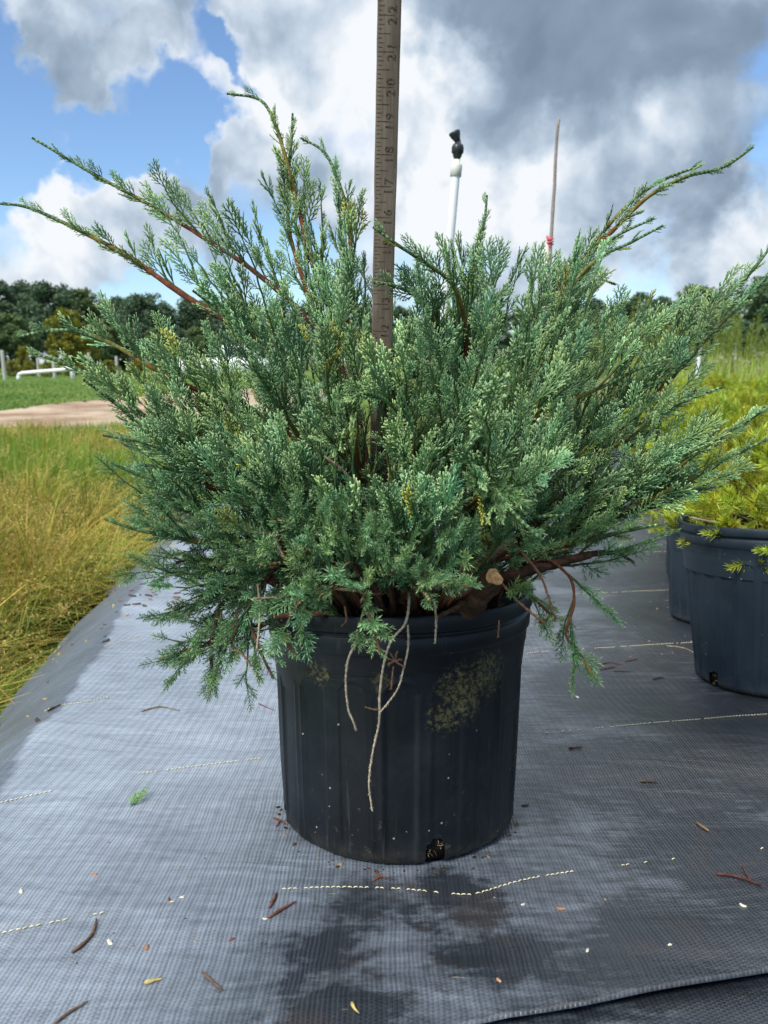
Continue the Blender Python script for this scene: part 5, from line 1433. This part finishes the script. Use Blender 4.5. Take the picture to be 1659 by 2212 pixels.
def tree(kind, px, top, Y, label, group, wide=1.0):
    o = TP[kind]
    if kind in tused: o = copy_tree(o)
    tused.add(kind)
    t = pty(px, top, Y); z0 = float(gz(t[0], Y)); H0 = {'a': 11, 'b': 12, 'c': 9, 'd': 11, 'y': 5, 'r': 10}[kind]
    s = (t[2] - z0) / (H0 * 1.02)
    o.location = (t[0], Y, z0 - .05); o.scale = (s * wide, s * wide, s); o.rotation_euler = (0, 0, rng.uniform(0, 6.28))
    return tag(o, label, 'tree', group)
names_ = {'a': 'dark round-crowned tree in the wood behind the lawn', 'b': 'dark tall pine in the wood behind the lawn', 'c': 'lighter mid-green tree along the wood edge behind the lawn', 'd': 'dark slender pine in the wood behind the lawn'}
GWL = 'trees of the wood on the left'
ptsL = [(-150, 600), (-95, 588), (-50, 592), (-10, 588), (30, 592), (62, 598), (95, 592), (130, 602), (165, 612), (196, 624), (225, 640), (255, 628), (290, 622), (325, 622), (360, 640), (400, 630), (440, 640), (490, 632), (540, 640), (600, 636), (660, 645), (720, 640), (790, 645), (860, 650), (930, 648)]
for k_, (x, y) in enumerate(ptsL):
    kd = 'badabdabcdbaadbdcabdabdab'[k_]
    tree(kd, x, y, 84 + (k_ * 37 % 17), names_[kd], GWL, 1.15)
for k_, (x, y) in enumerate([(-120, 690), (-60, 680), (-20, 700), (15, 668), (48, 690), (200, 690), (232, 680), (262, 700), (300, 690), (340, 700), (380, 695), (430, 700), (500, 700), (580, 695), (680, 700), (780, 700)]):
    kd = 'carcaccracacrcac'[k_]
    tree(kd, x, y, 72 + (k_ * 29 % 9), {'a': 'low dark tree in front of the taller wood', 'c': 'low lighter green tree in front of the taller wood'}.get(kd, 'bushy dark tree low along the front of the wood'), 'low trees along the front of the wood', 1.2)
tree('y', 135, 655, 58, 'yellowish green young tree standing before the dark wood', None, 1.0)
tree('y', 48, 742, 54, 'small yellow-green sapling near the far left posts', None, .8)
tree('y', 170, 690, 59, 'yellow-green bushy sapling right of the taller yellowish tree', None, 1.1)
for k_, x in enumerate([-40, 25, 62, 100, 150, 205, 232, 290, 350, 420, 500]):
    tree('y', x, 772 + (k_ * 13 % 11), 49 + (k_ * 7 % 5), 'low yellow-green bush along the far lawn edge', 'low bushes along the far lawn edge', 1.6)
names_r = {'a': 'dark round-topped tree in the row beyond the weedy field', 'c': 'mid-green tree in the row beyond the weedy field', 'r': 'broad dark tree in the row beyond the weedy field'}
for k_, (x, y, Y, kd, wd) in enumerate([(1000, 652, 95, 'r', 1.2), (1070, 655, 95, 'a', 1.2), (1130, 660, 95, 'r', 1.2), (1185, 662, 95, 'a', 1.1), (1238, 648, 90, 'r', 1.2), (1290, 634, 88, 'a', 1.2), (1335, 640, 86, 'r', 1.1), (1385, 622, 84, 'r', 1.1), (1432, 628, 85, 'a', 1.1),
        (1470, 655, 80, 'c', 1.0), (1512, 604, 76, 'c', 1.0), (1572, 655, 80, 'a', 1.0), (1610, 612, 74, 'r', 1.0), (1655, 585, 72, 'r', 1.0), (1710, 590, 72, 'a', 1.1), (1770, 600, 74, 'r', 1.1), (1490, 700, 60, 'r', .9), (1548, 690, 58, 'c', 1.1), (1600, 700, 60, 'r', .9), (1410, 705, 62, 'r', 1.0), (1340, 705, 64, 'c', 1.0), (1270, 706, 66, 'r', 1.0), (1660, 690, 58, 'r', 1.0)]):
    tree(kd, x, y, Y, names_r[kd] if y < 670 else 'low bushy tree at the foot of the far right tree row', 'trees beyond the weedy field' if y < 670 else 'low trees of the far right row', wd)

# ------------------------------------------------------------------ grasses
def blades(n, base, height, width, lean, az, c0, c1, r_, k=4):
    t = np.linspace(0, 1, k + 1)
    dh = np.stack([np.cos(az), np.sin(az), az * 0], 1)
    P = base[:, None] + dh[:, None] * (lean * height)[:, None, None] * (t ** 1.8)[None, :, None]
    P[:, :, 2] += height[:, None] * (t[None] - .42 * (lean[:, None]).clip(0, 1.4) * t[None] ** 2.4)
    w = np.stack([-np.sin(az + r_.normal(0, .6, n)), np.cos(az), az * 0], 1); w = nrm(w)
    wd = width[:, None] * (1 - t[None] ** 1.5 * .92)
    A = P + w[:, None] * wd[..., None]; B = P - w[:, None] * wd[..., None]
    V = np.stack([A, B], 2).reshape(-1, 3)
    i = (np.arange(n) * (k + 1) * 2)[:, None]; j = (np.arange(k) * 2)[None]
    q = np.stack([i + j, i + j + 1, i + j + 3, i + j + 2], -1).reshape(-1, 4)
    c = c0[:, None] * (1 - t)[None, :, None] + c1[:, None] * t[None, :, None]
    return V, q, np.repeat(c.reshape(-1, 3), 2, 0), P[:, -1]
gr = np.random.default_rng(5)
def sedge_field():
    mb = MB(); C = []
    while len(C) < 980:
        y = gr.uniform(.05, 6.5) if gr.random() < .75 else gr.uniform(6.5, 9.0); xl = -.69 - .19 * min(y, 6) - .17 * (1 - min(max(y - 1.2, 0) / 1.5, 1))
        x = xl - abs(gr.normal(0, 1)) * (0.8 + y * .22) + gr.normal(0, .05)
        if x < -(y + .77) * .56 - .5: continue
        C.append((x, y))
    C = np.array(C); n_per = 64; n = len(C) * n_per; idx = np.repeat(np.arange(len(C)), n_per)
    base = np.stack([C[idx, 0] + gr.normal(0, .05, n), C[idx, 1] + gr.normal(0, .05, n), np.zeros(n)], 1)
    base[:, 2] = gz(base[:, 0], base[:, 1]) - .03
    hmul = gr.uniform(.55, 1.3, len(C))[idx]
    edge = np.clip((-.69 - .19 * np.minimum(C[:, 1], 6) - C[:, 0]) / .5, 0, 1)[idx]
    far = sstep(4.0, 8.5, C[:, 1])[idx]
    hgt = gr.uniform(.28, .52, n) * hmul * (.7 + .3 * edge) * (1 - .45 * far)
    az = (gr.normal(-.5, .9, len(C)))[idx] + gr.normal(0, .8, n); lean = np.abs(gr.normal(.65, .4, n)) + .35 * (1 - edge)
    pal = np.array([[.15, .23, .035], [.22, .275, .045], [.31, .30, .06], [.42, .34, .10], [.10, .16, .03]])
    limey = (vnoise(C[:, 0] * 1.2, C[:, 1] * .7, 71) > .45) & (C[:, 1] > 3.6) & (C[:, 0] < -.28 * (C[:, 1] + .77))
    own = gr.integers(0, 5, len(C))[idx]; pick = np.where(gr.random(n) < .55, own, gr.integers(0, 5, n)); shade = (gr.uniform(.6, 1.3, len(C)) * (.7 + .6 * vnoise(C[:, 0] * 2.2, C[:, 1] * 1.8, 73)))[idx]
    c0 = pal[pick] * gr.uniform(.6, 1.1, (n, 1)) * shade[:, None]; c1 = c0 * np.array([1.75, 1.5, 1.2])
    lm = limey[idx]; c1[lm] = np.array([.24, .36, .05]) * gr.uniform(.8, 1.2, (lm.sum(), 1)); c0[lm] = np.array([.11, .19, .03])
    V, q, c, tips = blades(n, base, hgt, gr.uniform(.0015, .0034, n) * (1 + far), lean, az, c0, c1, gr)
    mb.add(V, q, None, c)
    sel = np.where((gr.random(n) < .30 * (.5 + .5 * edge)) & ~lm)[0]; m_ = 14; ns = len(sel) * m_
    p = np.repeat(tips[sel], m_, 0) + gr.normal(0, .011, (ns, 3)) * np.array([1, 1, 1.1])
    s = gr.uniform(.0020, .0040, ns) * np.repeat(1 + .5 * np.clip(base[sel, 1] - 1, 0, 3) / 3, m_); a = nrm(gr.normal(0, 1, (ns, 3))); u = nrm(np.cross(a, gr.normal(0, 1, (ns, 3))))
    P = np.stack([p - a * s[:, None] * 1.5, p + u * s[:, None] * .6, p + a * s[:, None] * 1.5], 1)
    cc = np.array([.62, .46, .15]) * gr.uniform(.6, 1.3, (ns, 1)) * np.stack([np.ones(ns), gr.uniform(.85, 1.2, ns), np.ones(ns)], 1)
    mb.add(P.reshape(-1, 3), None, np.arange(ns * 3).reshape(-1, 3), np.repeat(cc, 3, 0))
    tag(mb.build('grass', M_grass), 'tangled yellow-green sedge with tan seed heads leaning over the left border', 'grass', kind='stuff')
sedge_field()
def lawn():
    mb = MB(); n = 90000
    Y = 6 + 50 * gr.random(n) ** 1.5; X = gr.uniform(-.62, .12, n) * (Y + 6)
    ok = np.ones(n, bool)
    xa = tp[:, 0]; keep = ok
    ybot = np.interp(X, bt[:, 0], bt[:, 1]); ytop = np.interp(X, tp[:, 0], tp[:, 1])
    inpath = (Y > ybot + .3) & (Y < ytop - .3)
    keep = ~inpath | (gr.random(n) < .012)
    X, Y = X[keep], Y[keep]; n = len(X)
    base = np.stack([X, Y, gz(X, Y) - .02], 1)
    near = Y < np.interp(X, bt[:, 0], bt[:, 1])
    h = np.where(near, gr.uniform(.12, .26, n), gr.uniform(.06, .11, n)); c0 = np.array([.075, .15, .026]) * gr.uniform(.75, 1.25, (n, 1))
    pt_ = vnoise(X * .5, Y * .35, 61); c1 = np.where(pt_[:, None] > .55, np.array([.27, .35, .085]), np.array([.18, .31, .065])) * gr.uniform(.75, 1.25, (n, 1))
    lm = near & (vnoise(X * .5, Y * .45, 62) > .38) & (X < -.30 * (Y + .77)); c1[lm] = np.array([.27, .40, .06]) * gr.uniform(.8, 1.2, (lm.sum(), 1))
    tn_ = near & ~lm & (gr.random(n) < .6); c1[tn_] = np.array([.36, .30, .09]) * gr.uniform(.75, 1.25, (tn_.sum(), 1))
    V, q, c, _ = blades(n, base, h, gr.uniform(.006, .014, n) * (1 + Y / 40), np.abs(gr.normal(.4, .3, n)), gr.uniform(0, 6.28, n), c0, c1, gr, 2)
    mb.add(V, q, None, c)
    tag(mb.build('lawn_grass', M_grass), 'short green grass of the lawn around the dirt path', 'grass', kind='stuff')
lawn()
def meadow():
    mb = MB(); n = 26000
    Y = 7.5 + 22 * gr.random(n); X = (gr.uniform(.10, .66, n)) * (Y + .77)
    base = np.stack([X, Y, gz(X, Y) - .02], 1)
    cl = vnoise(X * .55, Y * .5, 81)
    h = (0.42 + .7 * cl ** 1.5) * gr.uniform(.6, 1.15, n) * (.75 + .25 * sstep(8, 16, Y)) 
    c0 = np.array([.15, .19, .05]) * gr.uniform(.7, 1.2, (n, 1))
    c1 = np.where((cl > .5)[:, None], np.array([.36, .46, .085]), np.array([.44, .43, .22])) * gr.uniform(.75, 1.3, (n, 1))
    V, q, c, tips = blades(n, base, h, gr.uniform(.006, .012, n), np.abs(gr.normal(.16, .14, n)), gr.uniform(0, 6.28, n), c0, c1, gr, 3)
    mb.add(V, q, None, c)
    # feathery tall weeds
    m_ = 320; Y2 = 10 + 17 * gr.random(m_); X2 = gr.uniform(.2, .62, m_) * (Y2 + .77); H2 = gr.uniform(1.0, 1.55, m_)
    k = 130; idx = np.repeat(np.arange(m_), k); nn = m_ * k; t = gr.random(nn) ** .8
    a = gr.uniform(0, 6.28, nn); rr = .16 * (1.05 - t) * gr.random(nn) ** .5
    p0 = np.stack([X2[idx] + np.cos(a) * rr * .2, Y2[idx] + np.sin(a) * rr * .2, gz(X2[idx], Y2[idx]) + t * H2[idx]], 1)
    V, q, c, _ = blades(nn, p0, gr.uniform(.10, .2, nn) * (1.1 - .4 * t), np.full(nn, .0045), gr.uniform(.3, .9, nn), a, np.array([.11, .16, .03]) * gr.uniform(.7, 1.2, (nn, 1)), np.array([.36, .44, .08]) * gr.uniform(.7, 1.25, (nn, 1)), gr, 2)
    mb.add(V, q, None, c)
    # pale flower heads
    nf = 700; Yf = 8 + 12 * gr.random(nf); Xf = gr.uniform(.2, .62, nf) * (Yf + .77)
    p = np.stack([Xf, Yf, gz(Xf, Yf) + gr.uniform(.35, .8, nf)], 1); m9 = 10
    pp = np.repeat(p, m9, 0) + gr.normal(0, .02, (nf * m9, 3)); s = gr.uniform(.006, .014, nf * m9); aa = nrm(gr.normal(0, 1, (nf * m9, 3))); uu = nrm(np.cross(aa, gr.normal(0, 1, (nf * m9, 3))))
    mb.add(np.stack([pp - aa * s[:, None], pp + uu * s[:, None], pp + aa * s[:, None]], 1).reshape(-1, 3), None, np.arange(nf * m9 * 3).reshape(-1, 3), np.array([.42, .38, .28]))
    tag(mb.build('meadow_weeds', M_grass), 'tall yellow-green weeds and grasses of the field behind the golden bed', 'weeds', kind='stuff')
meadow()
